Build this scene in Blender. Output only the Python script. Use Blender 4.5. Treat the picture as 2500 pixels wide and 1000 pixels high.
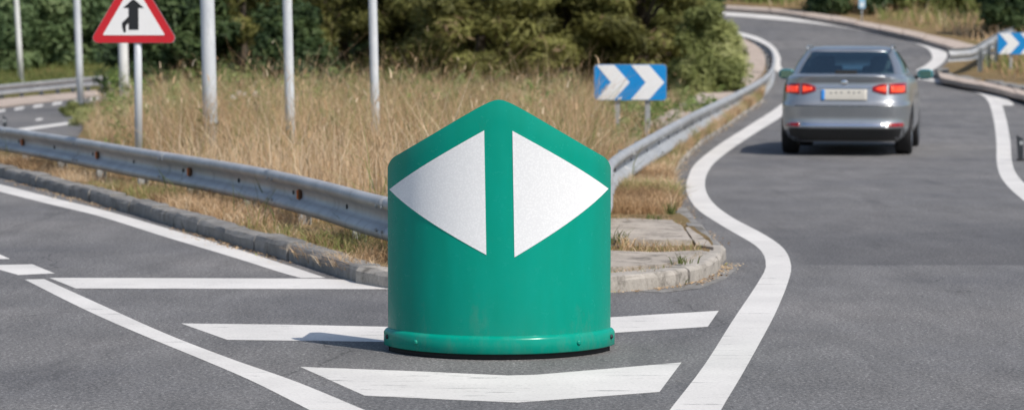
import bpy, bmesh, math, random
import numpy as np
from mathutils import Vector, Matrix
from mathutils.geometry import delaunay_2d_cdt

for o in list(bpy.data.objects):
    bpy.data.objects.remove(o)
S = bpy.context.scene
COL = S.collection
R = math.radians
random.seed(7)

# ------------------------------------------------------------------ camera
F = 6600.0            # focal length in pixels of the 2500 px wide photograph
CAMH = 1.64
PITCH = math.atan(408.0 / F)
cam_d = bpy.data.cameras.new("camera")
cam = bpy.data.objects.new("camera", cam_d)
COL.objects.link(cam)
cam.location = (0, 0, CAMH)
cam.rotation_euler = (math.pi / 2 - PITCH, 0, 0)
cam_d.sensor_width = 36.0
cam_d.lens = F / 2500.0 * 36.0
cam_d.clip_start = 0.1
cam_d.clip_end = 3000
cam_d.dof.use_dof = True
cam_d.dof.focus_distance = 14.0
cam_d.dof.aperture_fstop = 3.6
S.camera = cam

# ------------------------------------------------------------------ light
SUN_EL, SUN_AZ = 50.0, -47.0     # azimuth measured from +X, negative = towards the camera
w = bpy.data.worlds.new("World")
S.world = w
w.use_nodes = True
wn = w.node_tree.nodes
sky = wn.new("ShaderNodeTexSky")
sky.sky_type = 'NISHITA'
sky.sun_disc = False
sky.sun_elevation = R(SUN_EL)
sky.sun_rotation = R(90.0 - SUN_AZ)
sky.air_density = 1.0
sky.dust_density = 1.5
wn["Background"].inputs[1].default_value = 0.11
w.node_tree.links.new(sky.outputs[0], wn["Background"].inputs[0])
sun_d = bpy.data.lights.new("sun", 'SUN')
sun_d.energy = 3.65
sun_d.angle = R(0.53)
sun_d.color = (1.0, 0.93, 0.84)
sun = bpy.data.objects.new("sun", sun_d)
COL.objects.link(sun)
sdir = Vector((math.cos(R(SUN_EL)) * math.cos(R(SUN_AZ)), math.cos(R(SUN_EL)) * math.sin(R(SUN_AZ)), math.sin(R(SUN_EL))))
sun.rotation_euler = sdir.to_track_quat('Z', 'Y').to_euler()
sun.location = (30, -20, 40)
S.view_settings.view_transform = 'Standard'
S.view_settings.look = 'None'
S.view_settings.gamma = 1.0
S.view_settings.exposure = 0.17
S.view_settings.use_curve_mapping = False
S.render.engine = 'CYCLES'
S.cycles.use_denoising = True
S.cycles.max_bounces = 6
S.cycles.transparent_max_bounces = 8

# ------------------------------------------------------------------ terrain
_ry = np.array([-50, 42, 50, 60, 70, 80, 90, 100, 115, 140, 200, 400, 900.])
_rz = np.array([0, 0, .1, .45, 1.0, 1.6, 2.3, 3.05, 4.1, 6, 9, 12, 14.])
_ly = np.array([-50, 92, 100, 115, 150, 220, 400, 900.])
_lz = np.array([0, 0, .8, 3.6, 12, 24, 30, 32.])

def smoothstep(a, b, x):
    t = np.clip((x - a) / (b - a), 0, 1)
    return t * t * (3 - 2 * t)

def terr(X, Y):
    X = np.asarray(X, float); Y = np.asarray(Y, float)
    r = 0; l = 0
    for d in (-4, -2, 0, 2, 4):
        r = r + np.interp(Y + d, _ry, _rz) / 5
        l = l + np.interp(Y + d, _ly, _lz) / 5
    b = smoothstep(.03, .065, X / np.maximum(Y, 1.0))
    return b * r + (1 - b) * l

def T(x, y):
    return float(terr(x, y))

def G(px, py, off=0.0):
    """the point of the terrain (raised by off) that the photograph shows at px, py"""
    a = (px - 1250.0) / F
    b = -(py - 500.0) / F
    c, s = math.cos(PITCH), math.sin(PITCH)
    d = (a, c + b * s, -s + b * c)
    t0 = 3.0; t = 3.0; prev = 3.0
    while t < 400:
        z = CAMH + d[2] * t
        if z < T(d[0] * t, d[1] * t) + off:
            break
        prev = t
        t *= 1.02
    lo, hi = prev, t
    for _ in range(40):
        m = (lo + hi) / 2
        if CAMH + d[2] * m < T(d[0] * m, d[1] * m) + off:
            hi = m
        else:
            lo = m
    return (d[0] * lo, d[1] * lo)

def PS(px, s):
    """ground position seen in column px at s pixels per metre"""
    return ((px - 1250.0) / s, F / s)

# ------------------------------------------------------------------ object helpers
def tag(o, label=None, cat=None, group=None, kind=None):
    if label: o["label"] = label
    if cat: o["category"] = cat
    if group: o["group"] = group
    if kind: o["kind"] = kind
    return o

def empty(name, loc=(0, 0, 0), rz=0.0, label=None, cat=None, group=None):
    o = bpy.data.objects.new(name, None)
    o.empty_display_size = 0.2
    COL.objects.link(o)
    o.location = loc
    o.rotation_euler = (0, 0, rz)
    return tag(o, label, cat, group)

def link(name, me, mat=None, parent=None, smooth=False):
    if mat is not None:
        me.materials.append(mat)
    if smooth:
        me.polygons.foreach_set("use_smooth", [True] * len(me.polygons))
    o = bpy.data.objects.new(name, me)
    COL.objects.link(o)
    if parent is not None:
        o.parent = parent
    return o

def mesh(name, verts, faces, mat=None, parent=None, smooth=False):
    me = bpy.data.meshes.new(name)
    me.from_pydata([tuple(map(float, v)) for v in verts], [], [tuple(int(i) for i in f) for f in faces])
    me.update()
    return link(name, me, mat, parent, smooth)

def bmobj(name, bm, mat=None, parent=None, smooth=False):
    bmesh.ops.recalc_face_normals(bm, faces=bm.faces)
    me = bpy.data.meshes.new(name)
    bm.to_mesh(me); bm.free()
    return link(name, me, mat, parent, smooth)

def box(name, c, sz, mat, parent=None, bev=0.0, rot=None):
    bm = bmesh.new()
    bmesh.ops.create_cube(bm, size=1)
    bmesh.ops.scale(bm, vec=sz, verts=bm.verts)
    if bev:
        bmesh.ops.bevel(bm, geom=list(bm.edges), offset=bev, segments=2, affect='EDGES', profile=.6)
    if rot is not None:
        bmesh.ops.rotate(bm, matrix=rot, verts=bm.verts)
    bmesh.ops.translate(bm, vec=c, verts=bm.verts)
    return bmobj(name, bm, mat, parent)

def bevmod(o, wd, seg=2, ang=35):
    m = o.modifiers.new("bevel", 'BEVEL')
    m.width = wd; m.segments = seg
    m.limit_method = 'ANGLE'; m.angle_limit = R(ang)
    m.harden_normals = False
    return o

def tube_vf(pts, rad, seg=10, cap=True, v0=0):
    V = []; Fc = []
    pts = [Vector(p) for p in pts]
    n = len(pts)
    for i, p in enumerate(pts):
        d = (pts[min(i + 1, n - 1)] - pts[max(i - 1, 0)]).normalized()
        a = d.cross(Vector((0, 1, 0)))
        if a.length < .1: a = d.cross(Vector((1, 0, 0)))
        a.normalize(); b = d.cross(a)
        for k in range(seg):
            t = 2 * math.pi * k / seg
            V.append(p + (a * math.cos(t) + b * math.sin(t)) * rad[i])
    for i in range(n - 1):
        for k in range(seg):
            k2 = (k + 1) % seg
            Fc.append((v0 + i * seg + k, v0 + i * seg + k2, v0 + (i + 1) * seg + k2, v0 + (i + 1) * seg + k))
    if cap:
        Fc.append(tuple(v0 + k for k in range(seg))[::-1])
        Fc.append(tuple(v0 + (n - 1) * seg + k for k in range(seg)))
    return V, Fc

def tube(name, pts, rad, mat, parent=None, seg=12):
    V, Fc = tube_vf(pts, rad, seg)
    bm = bmesh.new()
    vs = [bm.verts.new(v) for v in V]
    for f in Fc: bm.faces.new([vs[i] for i in f])
    for f in bm.faces: f.smooth = len(f.verts) == 4
    return bmobj(name, bm, mat, parent)

def prism(name, poly, z0, z1, mat, parent=None, axis='z'):
    """polygon in 2D extruded z0..z1; axis 'y': polygon is (x,z) and is extruded along y"""
    n = len(poly)
    if axis == 'z':
        V = [(p[0], p[1], z0) for p in poly] + [(p[0], p[1], z1) for p in poly]
    else:
        V = [(p[0], z0, p[1]) for p in poly] + [(p[0], z1, p[1]) for p in poly]
    bm = bmesh.new()
    vs = [bm.verts.new(v) for v in V]
    bm.faces.new(vs[:n][::-1]); bm.faces.new(vs[n:])
    for i in range(n):
        j = (i + 1) % n
        bm.faces.new((vs[i], vs[j], vs[n + j], vs[n + i]))
    return bmobj(name, bm, mat, parent)

def catmull(pts, n=8):
    pts = [np.array(p, float) for p in pts]
    P = [2 * pts[0] - pts[1]] + pts + [2 * pts[-1] - pts[-2]]
    out = []
    for i in range(1, len(P) - 2):
        for k in range(n):
            t = k / n
            a, b, c, d = P[i - 1], P[i], P[i + 1], P[i + 2]
            out.append(.5 * ((2 * b) + (-a + c) * t + (2 * a - 5 * b + 4 * c - d) * t * t + (-a + 3 * b - 3 * c + d) * t ** 3))
    out.append(P[-2])
    return out

def resample(pts, step=None, n=None):
    P = np.array(pts, float)
    L = np.r_[0, np.cumsum(np.linalg.norm(np.diff(P[:, :2], axis=0), axis=1))]
    if n is None: n = max(2, int(round(L[-1] / step)) + 1)
    q = np.linspace(0, L[-1], n)
    return np.stack([np.interp(q, L, P[:, k]) for k in range(P.shape[1])], 1), L[-1]

def inpoly(X, Y, poly):
    ins = np.zeros(len(X), bool)
    n = len(poly); j = n - 1
    for i in range(n):
        xi, yi = poly[i]; xj, yj = poly[j]
        c = ((yi > Y) != (yj > Y)) & (X < (xj - xi) * (Y - yi) / (yj - yi + 1e-12) + xi)
        ins ^= c
        j = i
    return ins

# ------------------------------------------------------------------ materials
def mat_new(name):
    m = bpy.data.materials.new(name)
    m.use_nodes = True
    nt = m.node_tree
    return m, nt, nt.nodes["Principled BSDF"]

def nd(nt, t, **kw):
    n = nt.nodes.new(t)
    for k, v in kw.items():
        if k.startswith("i_"):
            n.inputs[k[2:].replace("_", " ")].default_value = v
        else:
            setattr(n, k, v)
    return n

def ramp(nt, fac, stops):
    r = nt.nodes.new("ShaderNodeValToRGB")
    e = r.color_ramp.elements
    while len(e) < len(stops): e.new(.5)
    for k, (p, c) in enumerate(stops):
        e[k].position = p
        e[k].color = (c[0], c[1], c[2], 1) if hasattr(c, "__len__") else (c, c, c, 1)
    nt.links.new(fac, r.inputs[0])
    return r.outputs[0]

def noise(nt, scale, detail=4, rough=.55, vec=None, dist=0.0):
    n = nt.nodes.new("ShaderNodeTexNoise")
    n.inputs["Scale"].default_value = scale
    n.inputs["Detail"].default_value = detail
    n.inputs["Roughness"].default_value = rough
    n.inputs["Distortion"].default_value = dist
    if vec is not None: nt.links.new(vec, n.inputs["Vector"])
    return n.outputs["Fac"]

def mix(nt, a, b, fac, mode='MIX'):
    m = nt.nodes.new("ShaderNodeMix")
    m.data_type = 'RGBA'; m.blend_type = mode
    for sock, v in ((m.inputs[6], a), (m.inputs[7], b), (m.inputs[0], fac)):
        if hasattr(v, "is_linked") or hasattr(v, "links"):
            nt.links.new(v, sock)
        elif hasattr(v, "__len__"):
            sock.default_value = (v[0], v[1], v[2], 1)
        else:
            sock.default_value = v
    return m.outputs[2]

def geo_pos(nt):
    return nt.nodes.new("ShaderNodeNewGeometry").outputs["Position"]

def scaled(nt, vec, s):
    m = nt.nodes.new("ShaderNodeMapping")
    m.inputs["Scale"].default_value = s
    nt.links.new(vec, m.inputs["Vector"])
    return m.outputs[0]

def bump(nt, b, h, strength=.3, dist=.01):
    n = nt.nodes.new("ShaderNodeBump")
    n.inputs["Strength"].default_value = strength
    n.inputs["Distance"].default_value = dist
    nt.links.new(h, n.inputs["Height"])
    nt.links.new(n.outputs[0], b.inputs["Normal"])

def simple(name, col, rough=.5, metal=0.0, var=0.0, scale=8.0, coat=0.0, bmp=0.0, spec=None):
    m, nt, b = mat_new(name)
    b.inputs["Roughness"].default_value = rough
    b.inputs["Metallic"].default_value = metal
    b.inputs["Coat Weight"].default_value = coat
    b.inputs["Coat Roughness"].default_value = .06
    if spec is not None: b.inputs["Specular IOR Level"].default_value = spec
    tc = nt.nodes.new("ShaderNodeTexCoord").outputs["Object"]
    f = noise(nt, scale, 5, .6, tc)
    c = ramp(nt, f, [(.25, [max(0, k * (1 - var)) for k in col]), (.75, [k * (1 + var) for k in col])])
    nt.links.new(c, b.inputs["Base Color"])
    if bmp: bump(nt, b, f, bmp, .004)
    return m

# asphalt: an older darker layer beyond a paving joint, a coarser paler one in front
def make_asphalt():
    m, nt, b = mat_new("asphalt")
    p = geo_pos(nt)
    big = noise(nt, .35, 4, .6, p)
    med = noise(nt, 3.0, 5, .6, scaled(nt, p, (1.0, .3, 1)))
    fine = noise(nt, 70.0, 3, .75, p)
    v = nt.nodes.new("ShaderNodeTexVoronoi"); v.inputs["Scale"].default_value = 110
    nt.links.new(p, v.inputs["Vector"])
    grit = noise(nt, 32.0, 4, .8, p)
    base = ramp(nt, fine, [(.30, (.048, .048, .050)), (.46, (.128, .127, .129)), (.58, (.185, .183, .184)), (.72, (.46, .45, .44))])
    base = mix(nt, base, ramp(nt, grit, [(.28, .45), (.5, 1.0), (.72, 1.7)]), 1.0, 'MULTIPLY')
    c = mix(nt, base, ramp(nt, big, [(.3, (.76, .77, .80)), (.5, (.98, .98, .98)), (.7, (1.16, 1.14, 1.12))]), 1.0, 'MULTIPLY')
    c = mix(nt, c, ramp(nt, med, [(.25, .78), (.75, 1.18)]), 1.0, 'MULTIPLY')
    # pale grit
    c = mix(nt, c, (.42, .40, .38), ramp(nt, v.outputs["Color"], [(.93, 0.0), (.97, .75)]))
    # hairline cracks, in places
    vc = nt.nodes.new("ShaderNodeTexVoronoi"); vc.feature = 'DISTANCE_TO_EDGE'; vc.inputs["Scale"].default_value = .55
    dn_ = nt.nodes.new("ShaderNodeVectorMath"); dn_.operation = 'MULTIPLY_ADD'
    nv_ = nt.nodes.new("ShaderNodeTexNoise"); nv_.inputs["Scale"].default_value = 2.5; nv_.inputs["Detail"].default_value = 6
    nt.links.new(p, nv_.inputs["Vector"]); nt.links.new(nv_.outputs["Color"], dn_.inputs[0])
    dn_.inputs[1].default_value = (.5, .5, 0); nt.links.new(p, dn_.inputs[2]); nt.links.new(dn_.outputs[0], vc.inputs["Vector"])
    crk = mix(nt, ramp(nt, vc.outputs["Distance"], [(.0, 1.0), (.006, 0.0)]), ramp(nt, noise(nt, .5, 3, .5, p), [(.52, 0.0), (.6, .7)]), 1.0, 'MULTIPLY')
    c = mix(nt, c, (.035, .034, .033), crk)
    # oil and tyre stains
    c = mix(nt, c, (.045, .045, .047), ramp(nt, noise(nt, 1.1, 5, .65, scaled(nt, p, (1.8, .22, 1)), .3), [(.60, 0.0), (.74, .45)]))
    # paving joint across the right lane
    sx = nt.nodes.new("ShaderNodeSeparateXYZ"); nt.links.new(p, sx.inputs[0])
    wob = nt.nodes.new("ShaderNodeMath"); wob.operation = 'MULTIPLY_ADD'
    nt.links.new(noise(nt, 1.5, 3, .6, p), wob.inputs[0]); wob.inputs[1].default_value = .12
    nt.links.new(sx.outputs[1], wob.inputs[2])
    xr = nt.nodes.new("ShaderNodeMapRange"); xr.inputs[1].default_value = 2.0; xr.inputs[2].default_value = 2.2
    nt.links.new(sx.outputs[0], xr.inputs[0])
    yr = nt.nodes.new("ShaderNodeMapRange"); yr.inputs[1].default_value = 19.5; yr.inputs[2].default_value = 19.6
    nt.links.new(wob.outputs[0], yr.inputs[0])
    mm = nt.nodes.new("ShaderNodeMath"); mm.operation = 'MULTIPLY'
    nt.links.new(xr.outputs[0], mm.inputs[0]); nt.links.new(yr.outputs[0], mm.inputs[1])
    # the joint itself fades out again as the newer layer weathers
    yf = nt.nodes.new("ShaderNodeMapRange"); yf.inputs[1].default_value = 19.6; yf.inputs[2].default_value = 27.0
    yf.inputs[3].default_value = .42; yf.inputs[4].default_value = 0.02
    nt.links.new(sx.outputs[1], yf.inputs[0])
    m2 = nt.nodes.new("ShaderNodeMath"); m2.operation = 'MULTIPLY'
    nt.links.new(mm.outputs[0], m2.inputs[0]); nt.links.new(yf.outputs[0], m2.inputs[1])
    c = mix(nt, c, (.05, .05, .055), m2.outputs[0])
    nt.links.new(c, b.inputs["Base Color"])
    b.inputs["Roughness"].default_value = .82
    b.inputs["Specular IOR Level"].default_value = .35
    bump(nt, b, fine, .55, .006)
    return m

def make_paint(name="road_paint"):
    m, nt, b = mat_new(name)
    p = geo_pos(nt)
    st = noise(nt, 5.0, 6, .7, scaled(nt, p, (.5, 4.0, 1)), .6)
    fine = noise(nt, 55.0, 4, .7, p)
    big = noise(nt, 1.2, 4, .6, p)
    c = ramp(nt, fine, [(.25, (.54, .53, .51)), (.5, (.69, .675, .65)), (.8, (.76, .745, .72))])
    c = mix(nt, c, ramp(nt, big, [(.3, .84), (.7, 1.04)]), 1.0, 'MULTIPLY')
    c = mix(nt, c, (.13, .13, .13), ramp(nt, st, [(.61, 0.0), (.66, .75)]))
    c = mix(nt, c, (.16, .155, .15), ramp(nt, fine, [(.73, 0.0), (.79, .8)]))
    nt.links.new(c, b.inputs["Base Color"])
    b.inputs["Roughness"].default_value = .65
    bump(nt, b, fine, .25, .004)
    return m

def make_concrete(name, cols, stain=.5):
    m, nt, b = mat_new(name)
    p = geo_pos(nt)
    a = noise(nt, 2.2, 6, .65, p)
    f = noise(nt, 45.0, 4, .7, p)
    s = noise(nt, 6.0, 6, .75, p, .5)
    c = ramp(nt, a, [(.25, cols[0]), (.55, cols[1]), (.8, cols[2])])
    c = mix(nt, c, ramp(nt, f, [(.25, .75), (.7, 1.12)]), 1.0, 'MULTIPLY')
    c = mix(nt, c, (.10, .09, .075), ramp(nt, s, [(.50, 0.0), (.68, stain)]))
    nt.links.new(c, b.inputs["Base Color"])
    b.inputs["Roughness"].default_value = .9
    bump(nt, b, f, .5, .008)
    return m

def make_soil(name, cols):
    m, nt, b = mat_new(name)
    p = geo_pos(nt)
    a = noise(nt, .8, 6, .65, p)
    f = noise(nt, 25.0, 5, .75, p)
    c = ramp(nt, a, [(.3, cols[0]), (.5, cols[1]), (.7, cols[2])])
    c = mix(nt, c, ramp(nt, f, [(.3, .6), (.7, 1.25)]), 1.0, 'MULTIPLY')
    nt.links.new(c, b.inputs["Base Color"])
    b.inputs["Roughness"].default_value = 1.0
    b.inputs["Specular IOR Level"].default_value = .1
    bump(nt, b, f, .8, .03)
    return m

def make_leaf(name, stops, trans=.3, rough=.6):
    m, nt, b = mat_new(name)
    at = nt.nodes.new("ShaderNodeAttribute"); at.attribute_name = "tint"
    c = ramp(nt, at.outputs["Fac"], stops)
    b.inputs["Roughness"].default_value = rough
    b.inputs["Specular IOR Level"].default_value = .25
    nt.links.new(c, b.inputs["Base Color"])
    tr = nt.nodes.new("ShaderNodeBsdfTranslucent")
    nt.links.new(c, tr.inputs[0])
    ms = nt.nodes.new("ShaderNodeMixShader"); ms.inputs[0].default_value = trans
    nt.links.new(b.outputs[0], ms.inputs[1]); nt.links.new(tr.outputs[0], ms.inputs[2])
    nt.links.new(ms.outputs[0], nt.nodes["Material Output"].inputs[0])
    return m

def make_galv(name, cols=((.36, .39, .42), (.50, .53, .56)), rough=.5, metal=.35):
    m, nt, b = mat_new(name)
    p = geo_pos(nt)
    a = noise(nt, 3.0, 5, .6, p)
    s = noise(nt, 9.0, 6, .7, scaled(nt, p, (1, 1, .25)))
    c = ramp(nt, a, [(.3, cols[0]), (.7, cols[1])])
    c = mix(nt, c, (.16, .15, .14), ramp(nt, s, [(.56, 0.0), (.78, .55)]))
    nt.links.new(c, b.inputs["Base Color"])
    b.inputs["Metallic"].default_value = metal
    nt.links.new(ramp(nt, s, [(.3, rough - .08), (.7, rough + .15)]), b.inputs["Roughness"])
    return m

M = {}
M['asphalt'] = make_asphalt()
M['paint'] = make_paint()
M['kerb'] = make_concrete("kerb_concrete", [(.13, .13, .125), (.25, .245, .235), (.36, .35, .33)], .8)
M['kerb_pale'] = make_concrete("kerb_pale_concrete", [(.26, .24, .21), (.41, .38, .34), (.52, .48, .43)], .9)
M['slab'] = make_concrete("slab_concrete", [(.24, .215, .185), (.42, .375, .325), (.53, .48, .42)], .95)
M['path'] = make_concrete("path_concrete", [(.40, .33, .28), (.49, .41, .355), (.55, .475, .415)], .35)
M['soil'] = make_soil("soil_dry_grass", [(.13, .10, .055), (.25, .18, .095), (.19, .16, .07)])
M['soil_green'] = make_soil("soil_green", [(.10, .12, .04), (.17, .15, .06), (.12, .15, .045)])
M['straw'] = make_leaf("straw", [(0, (.22, .14, .075)), (.2, (.45, .30, .165)), (.45, (.65, .455, .27)), (.68, (.77, .585, .375)), (.86, (.85, .72, .53)), (.93, (.40, .38, .15)), (1, (.24, .30, .09))], .4, .7)
M['green_grass'] = make_leaf("green_grass", [(0, (.06, .10, .025)), (.5, (.13, .17, .05)), (1, (.24, .25, .09))], .3)
M['weed'] = make_leaf("weed_leaf", [(0, (.10, .17, .045)), (.5, (.20, .28, .08)), (1, (.36, .41, .17))], .35)
M['pine'] = make_leaf("pine_needles", [(0, (.075, .078, .028)), (.35, (.155, .158, .048)), (.7, (.25, .25, .078)), (.93, (.32, .32, .105)), (1, (.30, .21, .13))], 0.4)
M['dark_leaf'] = make_leaf("dark_leaf", [(0, (.03, .055, .025)), (.5, (.06, .10, .04)), (1, (.115, .165, .06))], 0.4)
M['hill_leaf'] = make_leaf("hill_leaf", [(0, (.085, .145, .07)), (.5, (.16, .235, .105)), (1, (.235, .305, .14))], 0.45)
M['bright_leaf'] = make_leaf("bright_leaf", [(0, (.25, .28, .10)), (.5, (.40, .43, .175)), (1, (.54, .55, .29))], 0.4)
M['olive_leaf'] = make_leaf("olive_leaf", [(0, (.12, .14, .045)), (.5, (.21, .24, .08)), (1, (.30, .325, .115))], 0.4)
M['flower'] = make_leaf("white_seed_head", [(0, (.62, .58, .50)), (1, (.85, .82, .76))], .4)
M['bark'] = make_concrete("bark", [(.055, .045, .035), (.10, .08, .06), (.16, .13, .10)], .3)
M['galv'] = make_galv("galvanised_rail", ((.36, .375, .39), (.50, .515, .53)), .50, .35)
M['galv_dull'] = make_galv("galvanised_post", ((.30, .32, .33), (.42, .44, .45)), .6, .3)
M['pole'] = make_galv("painted_pole", ((.56, .60, .64), (.68, .71, .74)), .45, .1)
M['pole_white'] = make_galv("white_pole", ((.66, .67, .66), (.76, .77, .76)), .5, 0.0)
M['sign_red'] = simple("sign_red", (.52, .012, .022), .4, 0, .08, 6)
M['sign_white'] = simple("sign_white", (.78, .79, .80), .4, 0, .03, 6)
M['sign_blue'] = simple("sign_blue", (.0015, .235, .60), .35, 0, .08, 6)
M['sign_black'] = simple("sign_black", (.012, .013, .015), .5, 0, .1, 6)
M['sign_back'] = simple("sign_back_grey", (.32, .33, .34), .5, .4, .1, 6)
M['dark_metal'] = simple("dark_metal", (.03, .035, .042), .6, .2, .3, 12)
M['rust'] = simple("rusty_steel", (.16, .085, .05), .8, .2, .4, 14)
M['amber'] = simple("amber_reflector", (.75, .22, .06), .3, 0, .1, 20)
M['rubber'] = simple("black_rubber", (.010, .010, .011), .75, 0, .3, 20)

# ------------------------------------------------------------------ the ground and the road sheet
def grid_mesh(name, xs, ys, zf, mat):
    Xg, Yg = np.meshgrid(xs, ys)
    Z = zf(Xg, Yg)
    V = np.stack([Xg.ravel(), Yg.ravel(), Z.ravel()], 1)
    nx, ny = len(xs), len(ys)
    idx = np.arange(nx * ny).reshape(ny, nx)
    q = np.stack([idx[:-1, :-1].ravel(), idx[:-1, 1:].ravel(), idx[1:, 1:].ravel(), idx[1:, :-1].ravel()], 1)
    me = bpy.data.meshes.new(name)
    me.vertices.add(len(V)); me.vertices.foreach_set("co", V.ravel())
    me.loops.add(q.size); me.loops.foreach_set("vertex_index", q.ravel())
    me.polygons.add(len(q)); me.polygons.foreach_set("loop_start", np.arange(len(q)) * 4)
    me.update(calc_edges=True)
    return link(name, me, mat, None, True)

xs = np.unique(np.r_[np.arange(-700, -60, 20), np.arange(-60, 60, 2.5), np.arange(60, 720, 20)])
ys = np.unique(np.r_[np.arange(-300, -10, 20), np.arange(-10, 150, 2.5), np.arange(150, 1000, 20)])
tag(grid_mesh("ground", xs, ys, lambda X, Y: terr(X, Y) - .35, M['soil_green']), "dry soil and grass terrain rising behind the roads", kind="structure")
road = grid_mesh("road", np.arange(-45, 40.1, .5), np.arange(-6, 122, .5), lambda X, Y: terr(X, Y), M['asphalt'])
tag(road, "grey asphalt road forking around the grassy island", kind="structure")

# ------------------------------------------------------------------ painted markings (parts of the road)
def fill_poly(name, poly, zf, mat, parent=None, step=1.0, skirt=0.0, smooth=True, jitter=0.0):
    """triangulated sheet inside a ground polygon, following zf(x, y)"""
    poly = [tuple(map(float, p)) for p in poly]
    xs_ = [p[0] for p in poly]; ys_ = [p[1] for p in poly]
    pts = list(poly)
    gx, gy = np.meshgrid(np.arange(min(xs_), max(xs_), step), np.arange(min(ys_), max(ys_), step))
    gx = gx.ravel(); gy = gy.ravel()
    if jitter:
        rg = np.random.default_rng(3)
        gx = gx + rg.uniform(-jitter, jitter, len(gx)); gy = gy + rg.uniform(-jitter, jitter, len(gy))
    k = inpoly(gx, gy, poly)
    pts += list(zip(gx[k], gy[k]))
    n = len(poly)
    v2, e2, f2, *_ = delaunay_2d_cdt([Vector(p) for p in pts], [(i, (i + 1) % n) for i in range(n)], [list(range(n))], 1, 1e-5)
    V = [(v.x, v.y, zf(v.x, v.y)) for v in v2]
    Fc = []
    for f in f2:
        a, b, c = [v2[i] for i in f[:3]]
        Fc.append(tuple(f) if (b - a).cross(c - a) > 0 else tuple(f)[::-1])
    if skirt:
        from collections import Counter
        cnt = Counter()
        for f in Fc:
            for i in range(len(f)):
                cnt[frozenset((f[i], f[(i + 1) % len(f)]))] += 1
        low = {}
        extra = []
        for f in Fc:
            for i in range(len(f)):
                a, b = f[i], f[(i + 1) % len(f)]
                if cnt[frozenset((a, b))] == 1:
                    for q in (a, b):
                        if q not in low:
                            low[q] = len(V); V.append((V[q][0], V[q][1], V[q][2] - skirt))
                    extra.append((b, a, low[a], low[b]))
        Fc += extra
    return mesh(name, V, Fc, mat, parent, smooth and not skirt)

def dens(pts, step=.35):
    out = []
    n = len(pts)
    for i in range(n):
        a = np.array(pts[i]); b = np.array(pts[(i + 1) % n])
        k = max(1, int(np.linalg.norm(b - a) / step))
        for j in range(k): out.append(tuple(a + (b - a) * j / k))
    return out

def moff(y, off):
    return off * (.3 + .7 * float(smoothstep(38, 48, y)))

def marking(name, px, off=.005, step=.6):
    poly = dens([G(*p) for p in px])
    return fill_poly(name, poly, lambda x, y: T(x, y) + moff(y, off), M['paint'], road, step, 0)

def ribbon_px(name, left, right, off=.005, n=60):
    A, _ = resample(catmull([G(*p) for p in left], 8), n=n)
    B, _ = resample(catmull([G(*p) for p in right], 8), n=n)
    V = []; Fc = []
    m = 4
    for a, b in zip(A, B):
        for k in range(m + 1):
            p = a + (b - a) * k / m
            V.append((p[0], p[1], T(p[0], p[1]) + moff(p[1], off)))
    for i in range(n - 1):
        for k in range(m):
            Fc.append((i * (m + 1) + k, i * (m + 1) + k + 1, (i + 1) * (m + 1) + k + 1, (i + 1) * (m + 1) + k))
    return mesh(name, V, Fc, M['paint'], road, True)

# edge line along the left kerb
ribbon_px("edge_line", [(-200, 404), (0, 450), (130, 483), (250, 512), (400, 555), (550, 599), (680, 640), (795, 678)],
          [(-200, 421), (0, 468), (120, 498), (240, 527), (400, 577), (560, 625), (690, 666), (735, 678)])
# diagonal line of the gore, left
ribbon_px("gore_line", [(60, 682), (200, 752), (330, 810), (500, 880), (620, 932), (755, 1000), (900, 1075)],
          [(108, 681), (250, 745), (400, 812), (560, 874), (720, 930), (890, 1000), (1080, 1078)], .006)
# three stripes of the gore
marking("gore_stripe", [(120, 678), (780, 680), (860, 684), (940, 692), (1010, 700), (1010, 706), (185, 704)], .0075)
marking("gore_stripe", [(442, 789), (700, 792), (940, 797), (1230, 801), (1490, 774), (1755, 758), (1728, 797), (1500, 812), (1240, 839), (940, 834), (555, 829)])
marking("gore_stripe", [(733, 895), (1000, 905), (1240, 916), (1310, 914), (1490, 899), (1664, 884), (1610, 956), (1400, 972), (1265, 982), (1080, 974), (890, 965)])
marking("lane_dash", [(-60, 647), (80, 645), (133, 667), (45, 671), (-30, 650)])
marking("lane_dash", [(-120, 612), (-20, 612), (25, 632), (-60, 633)])
# right hand line of the gore, winding away behind the car
ribbon_px("edge_line", [(1520, 1150), (1635, 1000), (1720, 890), (1790, 780), (1850, 690), (1870, 645), (1848, 602), (1765, 552), (1700, 508), (1676, 465), (1681, 430), (1702, 395), (1760, 350), (1830, 306), (1905, 257), (1940, 225), (1925, 195), (1885, 165), (1880, 138), (1862, 115), (1830, 97), (1785, 82)],
          [(1680, 1150), (1760, 1000), (1805, 925), (1850, 845), (1895, 760), (1925, 685), (1931, 645), (1912, 605), (1862, 570), (1790, 532), (1742, 496), (1722, 460), (1726, 425), (1748, 394), (1792, 360), (1850, 322), (1910, 284), (1965, 240), (1950, 195), (1908, 166), (1905, 140), (1888, 113), (1850, 91), (1795, 76)], n=150)
# right edge line
ribbon_px("edge_line", [(2238, 193), (2300, 204), (2370, 222), (2408, 242), (2424, 285), (2432, 340), (2434, 400), (2450, 442), (2500, 490), (2600, 560)],
          [(2240, 189), (2310, 196), (2390, 212), (2435, 236), (2455, 285), (2466, 340), (2470, 390), (2482, 425), (2520, 462), (2630, 530)], .005, 80)
marking("line_spur", [(2350, 203), (2420, 219), (2455, 236), (2476, 256), (2470, 259), (2440, 258), (2420, 236)], .0085)
# outer line of the bend
ribbon_px("edge_line", [(2236, 173), (2262, 158), (2276, 140), (2255, 115), (2180, 92), (2050, 67), (1900, 50), (1740, 37), (1690, 34)],
          [(2256, 183), (2296, 160), (2312, 133), (2285, 104), (2200, 79), (2050, 52), (1900, 38), (1740, 27), (1690, 24)], .01, 90)
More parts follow.
